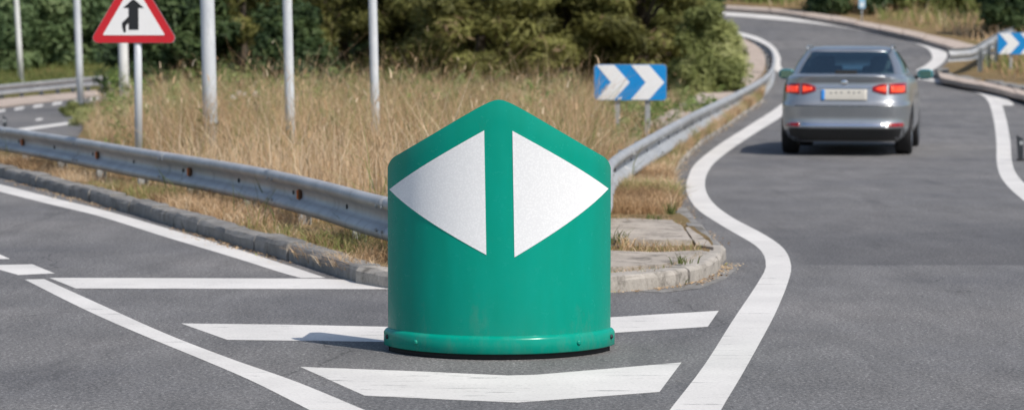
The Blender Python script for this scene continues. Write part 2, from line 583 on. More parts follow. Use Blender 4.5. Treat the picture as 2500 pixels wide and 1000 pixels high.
# far left road
for k in range(8):
    x0 = -58 + k * 46
    y0 = 283 - k * 6.2 + max(0, (k - 4)) * .6
    marking("lane_dash", [(x0, y0), (x0 + 23, y0 - 3), (x0 + 26, y0 - 10), (x0 + 3, y0 - 7)], .006, 2)
marking("lane_dash", [(86, 296), (102, 294), (105, 289), (90, 290)], .006, 2)
ribbon_px("edge_line", [(-80, 345), (50, 322), (160, 306), (260, 291), (330, 276)], [(-80, 335), (50, 314), (160, 299), (260, 285), (330, 271)], .006, 30)

# ------------------------------------------------------------------ raised islands and verges
KH = .12
def bumpy(x, y):
    return .03 * math.sin(x * 1.7 + y * .6) + .025 * math.sin(y * 2.3 - x) + .02 * math.sin(x * 4.1 + 1.3)

kerb_left_px = [(-160, 402), (0, 434), (140, 471), (300, 516), (450, 561), (600, 606), (740, 648), (870, 690)]
nose_px = [(870, 690), (980, 708), (1120, 718), (1300, 722), (1500, 713), (1600, 705), (1690, 690), (1752, 664), (1773, 632)]
side_px = [(1773, 632), (1748, 600), (1706, 560), (1672, 520), (1652, 475), (1650, 435), (1668, 398), (1715, 350), (1800, 292), (1862, 248)]
kl = [G(*p) for p in kerb_left_px]
kn = [G(*p) for p in nose_px]
ks = [G(*p) for p in side_px]
side_far = [G(1884, 190), G(1872, 150), G(1852, 118), G(1820, 102), G(1780, 89), G(1735, 82)]
left_back = [G(330, 243), G(265, 258), G(205, 285), G(172, 350), G(60, 348), G(-160, 376)]
island_poly = [tuple(p) for p in resample(catmull(kl, 6), step=.5)[0]] + [tuple(p) for p in resample(catmull(kn, 8), step=.3)[0]][1:] + \
    [tuple(p) for p in resample(catmull(ks, 6), step=.5)[0]][1:] + [tuple(p) for p in resample(catmull(side_far, 6), step=.8)[0]] + \
    [(6.2, 92), (5, 118), (-7, 118), (-11.5, 90)] + [tuple(p) for p in resample(catmull(left_back, 4), step=.8)[0]]
# pull the soil in behind the kerb stones
def shrink(poly, d):
    P = np.array(poly); n = len(P)
    area = sum(P[i][0] * P[(i + 1) % n][1] - P[(i + 1) % n][0] * P[i][1] for i in range(n))
    sg = 1 if area > 0 else -1
    out = []
    for i in range(n):
        t = P[(i + 1) % n] - P[i - 1]
        L = np.linalg.norm(t) + 1e-9
        out.append((P[i][0] - sg * t[1] / L * d, P[i][1] + sg * t[0] / L * d))
    return out
island_in = shrink(island_poly, .10)
_rr = np.array([PS(1440, 290), PS(1490, 252), PS(1600, 205), PS(1700, 158), PS(1800, 127), PS(1868, 110), PS(1880, 100), PS(1872, 93)])
def bank(x, y):
    """low earth bank that the right hand rail stands on"""
    xr = np.interp(y, _rr[:, 1], _rr[:, 0])
    d = xr - np.asarray(x)
    return .05 * smoothstep(28, 46, y) * smoothstep(-.42, .02, d) * (1 - smoothstep(62, 74, y)) * (1 - smoothstep(2.5, 4.5, d))
def island_z(x, y):
    return T(x, y) + KH - .035 + float(bank(x, y)) + (bumpy(x, y) * .6 if y > 19 else 0.0)
island = fill_poly("traffic_island", island_in, island_z, M['soil'], None, .7, .3, False, .2)
tag(island, "grassy traffic island wedged between the two roads", kind="structure")

# kerb stones -------------------------------------------------------
def kerb_stones(path, parent, mat, length=.95, wd=.16, h=KH, side=1, seed=1, name="kerb_stone", drop=(), rough=1.0):
    rg = random.Random(seed)
    P, L = resample(path, step=.05)
    n = max(1, int(L / length))
    k = len(P)
    for i in range(n):
        if i in drop: continue
        a = int(i * (k - 1) / n); b = int((i + 1) * (k - 1) / n)
        gap = rg.uniform(.006, .02)
        seg, _ = resample(P[a:b + 1], n=6)
        seg[0] += (seg[1] - seg[0]) * min(.4, gap / max(1e-3, np.linalg.norm(seg[1] - seg[0])))
        seg[-1] += (seg[-2] - seg[-1]) * min(.4, gap / max(1e-3, np.linalg.norm(seg[-2] - seg[-1])))
        hh = h + rg.uniform(-.012, .012) * rough
        sh = rg.uniform(-.012, .012) * rough
        bm = bmesh.new(); rows = []
        for j in range(6):
            d = seg[min(j + 1, 5)] - seg[max(j - 1, 0)]
            d = d / (np.linalg.norm(d) + 1e-9)
            nrm = np.array((d[1], -d[0])) * side       # towards the road
            row = []
            for (o, z) in ((0.0, -.05), (0.0, hh * .72), (-.012, hh * .93), (-.03, hh), (-wd, hh + .004), (-wd, -.05)):
                q = seg[j] + nrm * (o + sh + rg.uniform(-.006, .006) * rough)
                row.append(bm.verts.new((q[0], q[1], T(q[0], q[1]) + z + (rg.uniform(-.006, .006) * rough if z > 0 else 0))))
            rows.append(row)
        for j in range(5):
            for m in range(6):
                m2 = (m + 1) % 6
                bm.faces.new((rows[j][m], rows[j][m2], rows[j + 1][m2], rows[j + 1][m]))
        bm.faces.new(rows[0]); bm.faces.new(rows[-1][::-1])
        bmobj(name, bm, mat, parent)

kerb_stones(catmull(kl, 8), island, M['kerb'], .95, .17, KH, 1, 3)
kerb_stones(catmull(kn, 10), island, M['kerb_pale'], .85, .17, .105, 1, 5)
kerb_stones(catmull(ks[:4], 10), island, M['kerb'], .7, .14, .07, 1, 8, rough=1.8)
kerb_stones(catmull(ks[4:], 10), island, M['kerb_pale'], .8, .22, .075, 1, 11, rough=1.8)

# concrete slabs on the nose of the island
def slab(px, z, thick=.05, seed=0):
    P = [G(p[0], p[1], KH) for p in px]
    rg = random.Random(seed)
    poly = dens(P, .25)
    o = fill_poly("paving_slab", poly, lambda x, y: z + .008 * math.sin(7 * x + seed) + .006 * math.sin(9 * y + 2 * seed), M['slab'], island, .25, thick, False)
    return o
slab([(1190, 598), (1440, 599), (1442, 545), (1200, 545)], .150, seed=1)
slab([(1446, 599), (1690, 596), (1664, 558), (1640, 546), (1446, 545)], .155, seed=2)
slab([(1190, 660), (1478, 656), (1480, 614), (1195, 612)], .125, seed=3)
slab([(1486, 656), (1610, 648), (1680, 634), (1714, 614), (1484, 614)], .132, seed=4)
slab([(1700, 600), (1742, 604), (1722, 585), (1682, 558), (1674, 560)], .125, seed=5)
# pale concrete apron beside the nose
ap = [G(*p) for p in [(1560, 711), (1640, 703), (1695, 693), (1756, 668), (1776, 640), (1806, 641), (1800, 656), (1770, 682), (1710, 704), (1620, 714)]]
tag(fill_poly("gutter_apron", dens(ap, .3), lambda x, y: T(x, y) + .0025, M['kerb'], island, .4), None)

# footpath of slabs behind the right hand rail
def path_slabs(parent, A_px, B_px, off, length, mat, seed=0, name="paving_slab"):
    A = catmull([G(*p, off) for p in A_px], 8); B = catmull([G(*p, off) for p in B_px], 8)
    _, L = resample(A, n=10)
    n = int(L / length)
    A, _ = resample(A, n=n * 4 + 1); B, _ = resample(B, n=n * 4 + 1)
    rg = random.Random(seed)
    for i in range(n):
        bm = bmesh.new(); rows = []
        dz = rg.uniform(-.01, .01)
        for j in range(5):
            k = i * 4 + j
            a, b = A[k], B[k]
            if j == 0: a = a + (A[k + 1] - a) * .06; b = b + (B[k + 1] - b) * .06
            if j == 4: a = a + (A[k - 1] - a) * .06; b = b + (B[k - 1] - b) * .06
            row = []
            for q, z in ((a, -.1), (a, 0), (b, 0), (b, -.1)):
                row.append(bm.verts.new((q[0], q[1], T(q[0], q[1]) + off + z + dz + (float(bank(q[0], q[1])) + .04 if name == 'footpath_slab' else 0))))
            rows.append(row)
        for j in range(4):
            for m in range(3):
                bm.faces.new((rows[j][m], rows[j][m + 1], rows[j + 1][m + 1], rows[j + 1][m]))
        bm.faces.new(rows[0]); bm.faces.new(rows[-1][::-1])
        bmobj(name, bm, mat, parent)

fp = empty("footpath", (0, 0, 0))
tag(fp, "narrow pinkish slab footpath behind the bending guardrail", kind="structure")
path_slabs(fp, [(1570, 318), (1630, 284), (1690, 250), (1750, 213), (1800, 178), (1812, 140), (1808, 115), (1790, 100)],
           [(1625, 330), (1690, 292), (1765, 252), (1835, 212), (1866, 175), (1866, 140), (1848, 116), (1815, 98)], .15, 1.3, M['path'], 4, 'footpath_slab')

# outer verge on the right and beyond the bend
outer_px = [(1650, 8), (1740, 17), (1900, 29), (2000, 45), (2100, 64), (2250, 98), (2338, 126), (2345, 140), (2315, 160), (2286, 184), (2300, 195), (2400, 211), (2500, 238), (2640, 285)]
outer = [tuple(p) for p in resample(catmull([G(*p) for p in outer_px], 6), step=.6)[0]]
verge_poly = outer + [(18, 38), (38, 38), (38, 120), (6, 120)]
verge = fill_poly("outer_verge", shrink(verge_poly, .06), lambda x, y: T(x, y) + .10 + .5 * bumpy(x, y), M['soil'], None, 1.2, .3, False, .3)
tag(verge, "dry grassy verge rising outside the bend", kind="structure")
kerb_stones([G(*p) for p in [(1740, 17), (1900, 29), (2000, 45), (2100, 64), (2250, 98), (2338, 126)]], verge, M['path'], 1.6, .5, .085, -1 if False else 1, 21, rough=1.5)
kerb_stones(catmull([G(*p) for p in [(2286, 184), (2300, 195), (2400, 211), (2500, 238), (2640, 285)]], 6), verge, M['kerb'], 1.0, .3, .15, 1, 23, rough=3, drop=(3,))
path_slabs(verge, [(1760, 18), (1900, 28), (2000, 43), (2100, 61), (2250, 94), (2350, 124), (2420, 150)], [(1760, 12), (1900, 21), (2000, 33), (2100, 50), (2250, 80), (2370, 108), (2440, 132)], .16, 2.2, M['path'], 9)
path_slabs(verge, [(2296, 190), (2350, 201), (2420, 213), (2500, 234), (2600, 268)], [(2290, 176), (2350, 190), (2420, 203), (2500, 222), (2600, 254)], .17, 1.4, M['path'], 10)

# far side of the left road
lf_lo = [(-160, 288), (0, 261), (100, 248), (190, 238), (330, 223), (430, 215)]
lf_hi = [(-160, 266), (0, 242), (100, 231), (190, 224), (330, 211), (430, 204)]
lo = [tuple(p) for p in resample(catmull([G(*p) for p in lf_lo], 6), step=1.0)[0]]
fv = fill_poly("far_verge", lo + [(-4, 121), (-44, 121), (-44, 60)], lambda x, y: T(x, y) + .012 + .1 * max(0, bumpy(x, y)), M['soil_green'], None, 2.0, .4, False, .4)
tag(fv, "green verge beyond the far left road", kind="structure")
path_slabs(fv, lf_lo, lf_hi, .035, 4.0, M['path'], 12)

# ------------------------------------------------------------------ the green hazard marker
def build_marker():
    m, nt, b = mat_new("green_plastic")
    tc = nt.nodes.new("ShaderNodeTexCoord").outputs["Object"]
    a = noise(nt, 4.0, 5, .6, scaled(nt, tc, (2.5, 2.5, .5)))
    d = noise(nt, 14, 6, .7, tc)
    c = ramp(nt, a, [(.3, (.0, .262, .185)), (.7, (.0, .285, .212))])
    sp = nt.nodes.new("ShaderNodeSeparateXYZ"); nt.links.new(tc, sp.inputs[0])
    hgt = nt.nodes.new("ShaderNodeMapRange"); hgt.inputs[1].default_value = 0.0; hgt.inputs[2].default_value = .42
    hgt.inputs[3].default_value = .20; hgt.inputs[4].default_value = 0.0
    nt.links.new(sp.outputs[2], hgt.inputs[0])
    gm = nt.nodes.new("ShaderNodeMath"); gm.operation = 'ADD'
    nt.links.new(noise(nt, 7, 7, .75, scaled(nt, tc, (1, 1, .45))), gm.inputs[0]); nt.links.new(hgt.outputs[0], gm.inputs[1])
    c = mix(nt, c, (.17, .20, .165), ramp(nt, gm.outputs[0], [(.64, 0.0), (.86, .22)]))
    scr = noise(nt, 16, 5, .7, scaled(nt, tc, (1, 1, 12)), .4)
    c = mix(nt, c, (.06, .34, .28), ramp(nt, scr, [(.72, 0.0), (.76, .35)]))
    nt.links.new(c, b.inputs["Base Color"])
    nt.links.new(ramp(nt, d, [(.3, .16), (.75, .32)]), b.inputs["Roughness"])
    b.inputs["Specular IOR Level"].default_value = .22
    wv = noise(nt, 3.0, 2, .5, scaled(nt, tc, (1.5, 1.5, .6)))
    bump(nt, b, wv, .12, .05)
    mw, nw, bw = mat_new("reflective_sheeting")
    tw = nw.nodes.new("ShaderNodeTexCoord").outputs["Object"]
    v = nw.nodes.new("ShaderNodeTexVoronoi"); v.inputs["Scale"].default_value = 90
    nw.links.new(tw, v.inputs["Vector"])
    nw.links.new(ramp(nw, v.outputs["Distance"], [(.0, (.88, .89, .895)), (.6, (.78, .79, .80))]), bw.inputs["Base Color"])
    bw.inputs["Roughness"].default_value = .45
    bw.inputs["Diffuse Roughness"].default_value = 1.0
    bump(nw, bw, v.outputs["Distance"], .15, .002)

    A = R(72); Rb = .615
    X0 = -.067; YF = 13.72
    t = empty("hazard_marker", (X0, YF + Rb, 0), 0, "green rounded gore marker with two white triangles standing on the striped paint", "road marker")
    def P(th, r, z): return (r * math.sin(th), -r * math.cos(th), z)
    def ztop(x):
        ax = abs(x)
        z = 1.357 - .61 * math.sqrt(ax * ax + .052 ** 2)
        if ax > .54:
            q = min(1, (ax - .54) / .046)
            z -= (1 - math.sqrt(max(0, 1 - q * q))) * .05
        return z
    nu, nv = 96, 12
    ths = [A * math.sin(math.pi / 2 * (2 * i / nu - 1) ) for i in range(nu + 1)]
    bm = bmesh.new()
    grids = []
    for r in (Rb, Rb - .055):
        g = []
        for th in ths:
            zt = ztop(Rb * math.sin(th))
            g.append([bm.verts.new(P(th, r, .03 + (zt - .03) * j / nv)) for j in range(nv + 1)])
        grids.append(g)
    a_, b_ = grids
    for i in range(nu):
        for j in range(nv):
            bm.faces.new((a_[i][j], a_[i + 1][j], a_[i + 1][j + 1], a_[i][j + 1]))
            bm.faces.new((b_[i][j], b_[i][j + 1], b_[i + 1][j + 1], b_[i + 1][j]))
        bm.faces.new((a_[i][nv], a_[i + 1][nv], b_[i + 1][nv], b_[i][nv]))
        bm.faces.new((a_[i][0], b_[i][0], b_[i + 1][0], a_[i + 1][0]))
    for j in range(nv):
        bm.faces.new((a_[0][j], a_[0][j + 1], b_[0][j + 1], b_[0][j]))
        bm.faces.new((a_[nu][j], b_[nu][j], b_[nu][j + 1], a_[nu][j + 1]))
    body = bmobj("shell", bm, m, t, True)
    bevmod(body, .016, 4, 50)
    # the two wings run straight back from the curved face
    for sg in (-1, 1):
        xw = sg * Rb * math.sin(A); y0 = -Rb * math.cos(A) - .02
        prof = [(y0, .034), (y0 + .40, .034), (y0 + .40, .80), (y0 + .36, .845), (y0, .90)]
        bmw = bmesh.new()
        r1 = [bmw.verts.new((xw - sg * .004, p[0], p[1])) for p in prof]
        r2 = [bmw.verts.new((xw - sg * .05, p[0], p[1])) for p in prof]
        bmw.faces.new(r1); bmw.faces.new(r2[::-1])
        for i in range(5):
            j = (i + 1) % 5
            bmw.faces.new((r1[i], r2[i], r2[j], r1[j]))
        bevmod(bmobj("wing", bmw, m, t), .012, 3, 50)
        box("wing_base", (xw - sg * .027, y0 + .2, .017), (.046, .38, .034), M['rubber'], t)
    # skirt swept along the arc
    def sweep(name, prof, a0, mat, n=80):
        bm = bmesh.new(); rows = []
        for i in range(n + 1):
            th = -a0 + 2 * a0 * i / n
            rows.append([bm.verts.new(P(th, Rb + o, z)) for o, z in prof])
        k = len(prof)
        for i in range(n):
            for j in range(k):
                bm.faces.new((rows[i][j], rows[i][(j + 1) % k], rows[i + 1][(j + 1) % k], rows[i + 1][j]))
        bm.faces.new(rows[0]); bm.faces.new(rows[-1][::-1])
        o = bmobj(name, bm, mat, t)
        for f in o.data.polygons: f.use_smooth = True
        bevmod(o, .006, 3, 40)
        return o
    skirt = sweep("skirt", [(-.06, .034), (.016, .028), (.021, .034), (.021, .102), (.014, .113), (.003, .122), (-.06, .125)], A + R(1.2), m)
    sweep("base", [(-.07, 0), (-.004, 0), (-.006, .03), (-.07, .03)], A - R(1), M['rubber'])
    for px in (1012, 1415):
        th = math.asin(((px - 1218) / 480.) / (Rb + .02))
        q = Vector(P(th, Rb + .021, .075)); nrm = Vector((math.sin(th), -math.cos(th), 0))
        tube("bolt", [q - nrm * .004, q + nrm * .004, q + nrm * .009], [.014, .013, .007], m, skirt, 12)
    for sg in (-1, 1):
        th = sg * R(67)
        q = Vector(P(th, Rb + .021, .08)); nrm = Vector((math.sin(th), -math.cos(th), 0))
        tube("bolt", [q - nrm * .004, q + nrm * .005, q + nrm * .01], [.013, .012, .007], M['dark_metal'], skirt, 12)
    # white triangles lie on the curved face
    def tri(pts):
        n = 26
        (t0, z0), (t1, z1), (t2, z2) = pts     # inner top, tip, inner bottom
        V = []; Fc = []; rows = []
        for i in range(n + 1):
            f = i / n
            top = (t1 + (t0 - t1) * f, z1 + (z0 - z1) * f); bot = (t1 + (t2 - t1) * f, z1 + (z2 - z1) * f)
            row = []
            for j in range(9):
                g = j / 8
                th = top[0] + (bot[0] - top[0]) * g; z = top[1] + (bot[1] - top[1]) * g
                # the sheeting is cut with nearly straight edges as seen from the front
                xs_ = (math.sin(t1) + (math.sin(t0) - math.sin(t1)) * f) * (1 - g) + (math.sin(t1) + (math.sin(t2) - math.sin(t1)) * f) * g
                th = .45 * th + .55 * math.asin(xs_)
                row.append((th, z))
            rows.append(row)
        for r in (Rb + .0025, Rb - .002):
            for row in rows:
                for th, z in row: V.append(P(th, r, z))
        N = (n + 1) * 9
        for i in range(n):
            for j in range(8):
                a = i * 9 + j
                Fc.append((a, a + 1, a + 10, a + 9)); Fc.append((N + a, N + a + 9, N + a + 10, N + a + 1))
            for e in (0, 8):
                a = i * 9 + e
                Fc.append((a, a + 9, N + a + 9, N + a))
        for j in range(8):
            a = n * 9 + j
            Fc.append((a, a + 1, N + a + 1, N + a))
        bm = bmesh.new(); vs = [bm.verts.new(v) for v in V]
        for f in Fc:
            try: bm.faces.new([vs[i] for i in f])
            except ValueError: pass
        bmesh.ops.remove_doubles(bm, verts=bm.verts, dist=1e-5)
        o = bmobj("reflective_triangle", bm, mw, t)
        for f in o.data.polygons: f.use_smooth = True
        o.data.set_sharp_from_angle(angle=R(40))
    def ang(px, py):
        th = 0.
        for _ in range(12):
            Y = YF + Rb - Rb * math.cos(th)
            s = F / Y
            th = math.asin(max(-.96, min(.96, ((px - 1250) / s - X0) / Rb)))
        return th, CAMH - (py - 92) / s
    tri([ang(1182, 318), ang(951, 462), ang(1187, 622)])
    tri([ang(1251, 319), ang(1485, 460), ang(1256, 628)])
build_marker()

# ------------------------------------------------------------------ guardrails
WPROF = [(.018, .155), (.05, .153), (.074, .138), (.083, .112), (.078, .088), (.03, .05), (.004, .032), (0, 0), (.004, -.032), (.03, -.05), (.078, -.088), (.083, -.112), (.074, -.138), (.05, -.153), (.018, -.155)]
def guardrail(name, pts, label, span=4.0, hscale=1.0, post_drop=None, reflect=2, bolts=True, parent=None, post_mat=None, first_reflect=0):
    """pts: (x, y, z of the beam's middle); traffic side on the right of the path"""
    base = pts[0]
    C = catmull([p for p in pts], 10)
    if len(C[0]) == 3: C = [np.r_[c_, hscale] for c_ in C]
    P, L = resample(C, step=.1)
    root = empty(name, (P[0][0], P[0][1], T(P[0][0], P[0][1])), 0, label, "guardrail")
    ox = Vector(root.location)
    def frame(i):
        d = P[min(i + 1, len(P) - 1)][:2] - P[max(i - 1, 0)][:2]
        d = d / (np.linalg.norm(d) + 1e-9)
        return d, np.array((d[1], -d[0]))
    n = len(P); step_i = int(span / .1)
    k = 0
    for a in range(0, n - 1, step_i):
        b = min(n - 1, a + step_i + 3)
        if b - a < 6: break
        bm = bmesh.new(); rows = []
        idx = list(range(a, b + 1, 2))
        if idx[-1] != b: idx.append(b)
        lap = .004 * (k % 2)
        for i in idx:
            d, nr = frame(i)
            row = []
            for th in (0, .004):
                for (o, z) in WPROF:
                    q = P[i][:2] + nr * (o + lap + th)
                    row.append(bm.verts.new((q[0] - ox.x, q[1] - ox.y, P[i][2] + z * P[i][3] - ox.z)))
            rows.append(row)
        m = len(WPROF)
        for i in range(len(rows) - 1):
            for j in range(m - 1):
                bm.faces.new((rows[i][j], rows[i + 1][j], rows[i + 1][j + 1], rows[i][j + 1]))
                bm.faces.new((rows[i][m + j], rows[i][m + j + 1], rows[i + 1][m + j + 1], rows[i + 1][m + j]))
            bm.faces.new((rows[i][0], rows[i][m], rows[i + 1][m], rows[i + 1][0]))
            bm.faces.new((rows[i][m - 1], rows[i + 1][m - 1], rows[i + 1][2 * m - 1], rows[i][2 * m - 1]))
        for r_ in (rows[0], rows[-1]):
            for j in range(m - 1):
                bm.faces.new((r_[j], r_[j + 1], r_[m + j + 1], r_[m + j]))
        beam = bmobj("beam", bm, M['galv'], root, True)
        k += 1
        if bolts:
            for ii in (a + 1, ):
                d, nr = frame(ii)
                for dz in (.085, -.085):
                    for sh in (.06, .22):
                        q = P[ii][:2] + nr * .088 + d * sh
                        v0 = Vector((q[0] - ox.x, q[1] - ox.y, P[ii][2] + dz * hscale - ox.z)); nn = Vector((nr[0], nr[1], 0))
                        tube("splice_bolt", [v0, v0 + nn * .012], [.014, .011], M['galv_dull'], beam, 8)
    ps = int(2.0 / .1); c = 0
    for i in range(8, n - 4, ps):
        d, nr = frame(i)
        q = P[i][:2]
        gz = T(q[0], q[1])
        top = P[i][2] + .10 * hscale
        ang = math.atan2(d[1], d[0])
        rot = Matrix.Rotation(ang, 3, 'Z')
        h = top - gz + .1
        pc = q - nr * .075
        bm = bmesh.new()
        for (cx, cy, sx, sy) in ((0, 0, .006, .10), (.03, .05, .06, .006), (.03, -.05, .06, .006)):
            g = bmesh.ops.create_cube(bm, size=1)
            bmesh.ops.scale(bm, vec=(sx, sy, h), verts=g['verts'])
            bmesh.ops.translate(bm, vec=(cx, cy, 0), verts=g['verts'])
        bmesh.ops.rotate(bm, matrix=rot, verts=bm.verts)
        bmesh.ops.translate(bm, vec=(pc[0] - ox.x, pc[1] - ox.y, (gz - .1 + top) / 2 - ox.z), verts=bm.verts)
        bmobj("post", bm, post_mat or M['galv_dull'], root)
        nn = Vector((nr[0], nr[1], 0))
        if bolts:
            v0 = Vector((q[0] - ox.x, q[1] - ox.y, P[i][2] - ox.z)) + nn * .004
            tube("post_bolt", [v0, v0 + nn * .014], [.022, .018], M['dark_metal'], root, 8)
        if reflect and c % reflect == first_reflect and q[0] < -.2:
            qq = P[i][:2] + d * .30
            v0 = Vector((qq[0] - ox.x, qq[1] - ox.y, P[i][2] - ox.z)) + nn * .03
            bx_ = box("reflector", v0, (.012, .05, .075), M['amber'], root, .004, Matrix.Rotation(math.atan2(-d[1], -d[0]) + R(12), 3, 'Z'))
            v1 = v0 - nn * .02
            box("reflector_bracket", v1 + Vector((d[0], d[1], 0)) * .012, (.02, .06, .09), M['rust'], root, .003, Matrix.Rotation(math.atan2(-d[1], -d[0]) + R(12), 3, 'Z'))
        c += 1
    return root

ZM = .345
near = [PS(px, s_) + (ZM, 1.0) for px, s_ in ((-330, 158), (-150, 172), (0, 189), (200, 215), (340, 235), (600, 271), (780, 303), (940, 338), (1090, 362))] + [(.12, 18.15, ZM, 1.0), (.48, 19.3, ZM, 1.0), (.72, 22, ZM, 1.0)]
for px, s_, yt, hs in ((1490, 252, 383, 1.0), (1600, 205, 319, 1.05), (1700, 158, 268, 1.18), (1800, 127, 221, 1.3), (1868, 110, 181, 1.4), (1884, 100, 146, 1.35), (1876, 93, 120, 1.25), (1850, 87, 103, 1.1), (1812, 82, 90, 1.0)):
    near.append(PS(px, s_) + (CAMH - (yt - 92) / s_ - .155 * hs, hs))
guardrail("guardrail", near, "long galvanised guardrail curving round the island nose behind the green marker", 4.0)
far = []
for px, yt, s in ((-170, 226, 104), (0, 207, 92), (100, 198, 87), (190, 190, 82), (320, 182, 75), (400, 178, 71)):
    x, y = PS(px, s)
    far.append((x, y, CAMH - (yt - 92) / s - .14))
guardrail("guardrail", far, "far guardrail along the outer edge of the left road", 4.0, .9, reflect=0, bolts=False)
end = [(13.6, 73.2), (12.75, 70.6), (11.75, 67.0), (11.2, 65.0), (10.85, 64.1), (10.3, 63.6)]
guardrail("guardrail", [(x, y, T(x, y) + .10 + .48) for x, y in end][::1], "short turned-down guardrail end beside the right chevron board", 4.0, 1.0, reflect=0, bolts=False)

# ------------------------------------------------------------------ poles
def pole(name, px, ybase, s, d0, d1, h, label, mat, cat="pole", lean=0.0, collar=False, group=None):
    x, y = PS(px, s)
    z = T(x, y) + .05
    t = empty(name, (x, y, z), 0, label, cat, group)
    n = 8
    tube("shaft", [(lean * k / n, 0, h * k / n) for k in range(n + 1)], [(d0 + (d1 - d0) * k / n) / 2 for k in range(n + 1)], mat, t, 20)
    tube("foot", [(0, 0, -.05), (0, 0, .06), (0, 0, .065)], [d0 * .85, d0 * .85, d0 * .52], M['galv_dull'], t, 16)
    tube("cap", [(lean, 0, h), (lean, 0, h + .03)], [d1 * .52, d1 * .3], mat, t, 12)
    if collar:
        tube("inspection_band", [(0, 0, .55), (0, 0, .60)], [d0 * .515, d0 * .515], M['galv_dull'], t, 16)
    return t
pole("lamp_post", 515, 400, 205, .178, .13, 8.5, "thickest pale grey post, in the dry grass right of the triangular sign", M['pole'], "post", -.14, True)
pole("sign_post", 711, 400, 205, .112, .112, 6.5, "middle slim grey post between the thickest post and the green marker", M['pole'], "post", -.13)
pole("sign_post", 919, 400, 205, .102, .102, 6.5, "slim grey post in the dry grass nearest the green marker", M['pole'], "post", -.13)
pole("lamp_post", 306, 270, 117, .21, .15, 9, "white flaking post right behind the triangular warning sign", M['pole_white'], "post", -.2, True)
pole("lamp_post", 198, 258, 109, .16, .14, 9, "grey post left of the triangular sign at the far road's edge", M['pole'], "post", -.25)
pole("lamp_post", 53, 190, 72, .19, .13, 10, "thin whitish post farthest left behind the far guardrail", M['pole_white'], "post", -.5)
pole("lamp_post", 345, 190, 84, .12, .11, 9, "slender grey post half hidden behind the warning sign's own post", M['pole'], "post", -.05)

# ------------------------------------------------------------------ signs
def rrect(w_, h_, r, n=5):
    out = []
    for cx, cy, a0 in ((w_ / 2 - r, h_ / 2 - r, 0), (-w_ / 2 + r, h_ / 2 - r, 90), (-w_ / 2 + r, -h_ / 2 + r, 180), (w_ / 2 - r, -h_ / 2 + r, 270)):
        for k in range(n + 1):
            a = R(a0 + 90 * k / n)
            out.append((cx + r * math.cos(a), cy + r * math.sin(a)))
    return out

def rtri(pts, r, n=6):
    out = []
    m = len(pts)
    for i in range(m):
        p = Vector(pts[i]); a = (Vector(pts[i - 1]) - p).normalized(); b = (Vector(pts[(i + 1) % m]) - p).normalized()
        half = a.angle(b) / 2
        d = r / math.tan(half)
        c = p + (a + b).normalized() * (r / math.sin(half))
        s_ = p + a * d - c; e_ = p + b * d - c
        a0 = math.atan2(s_.y, s_.x); a1 = math.atan2(e_.y, e_.x)
        da = (a1 - a0 + math.pi) % (2 * math.pi) - math.pi
        for k in range(n + 1):
            t = a0 + da * k / n
            out.append((c.x + r * math.cos(t), c.y + r * math.sin(t)))
    return out

def warning_sign():
    s = 220.
    x, y = PS(337, s)
    t = empty("warning_sign", (x, y, KH - .03), 0, "red and white triangular merge warning sign on a slim post", "sign")
    u0 = (329 - 337) / s
    zb = CAMH - (105.5 - 92) / s - (KH - .03)
    tube("post", [(0, .04, 0), (0, .04, zb + .72)], [.043, .043], M['pole'], t, 16)
    ww, hh = 1.0, .84
    tri0 = rtri([(-ww / 2, 0), (ww / 2, 0), (0, hh)], .055)
    tri0 = [(u0 + p[0], zb + p[1]) for p in tri0]
    cx, cz = u0, zb + hh / 3
    def sc(f): return [(cx + (p[0] - cx) * f, cz + (p[1] - cz) * f) for p in tri0]
    pl = prism("panel", tri0, -.012, .0, M['sign_back'], t, 'y')
    rd = prism("border", sc(.985), -.016, -.0125, M['sign_red'], t, 'y')
    inner = rtri([(-ww / 2, 0), (ww / 2, 0), (0, hh)], .012)
    inner = [(cx + (u0 + p[0] - cx) * .69, cz + (zb + p[1] - cz) * .69) for p in inner]
    wh = prism("face", inner, -.020, -.0165, M['sign_white'], t, 'y')
    def q(px, py): return ((px - 337) / s, zb + (105.5 - py) / s)
    prism("symbol", [q(317, 73), q(341, 73), q(341, 20), q(354, 20), q(329, -2), q(304, 20), q(317, 20), q(317, 41), q(301, 56), q(301, 66), q(305, 79), q(310, 79), q(310, 63), q(317, 56)], -.024, -.0205, M['sign_black'], t, 'y')
    for zz in (zb + .12, zb + .42):
        box("clamp", (0, .03, zz), (.12, .07, .03), M['galv_dull'], t, .004)
warning_sign()

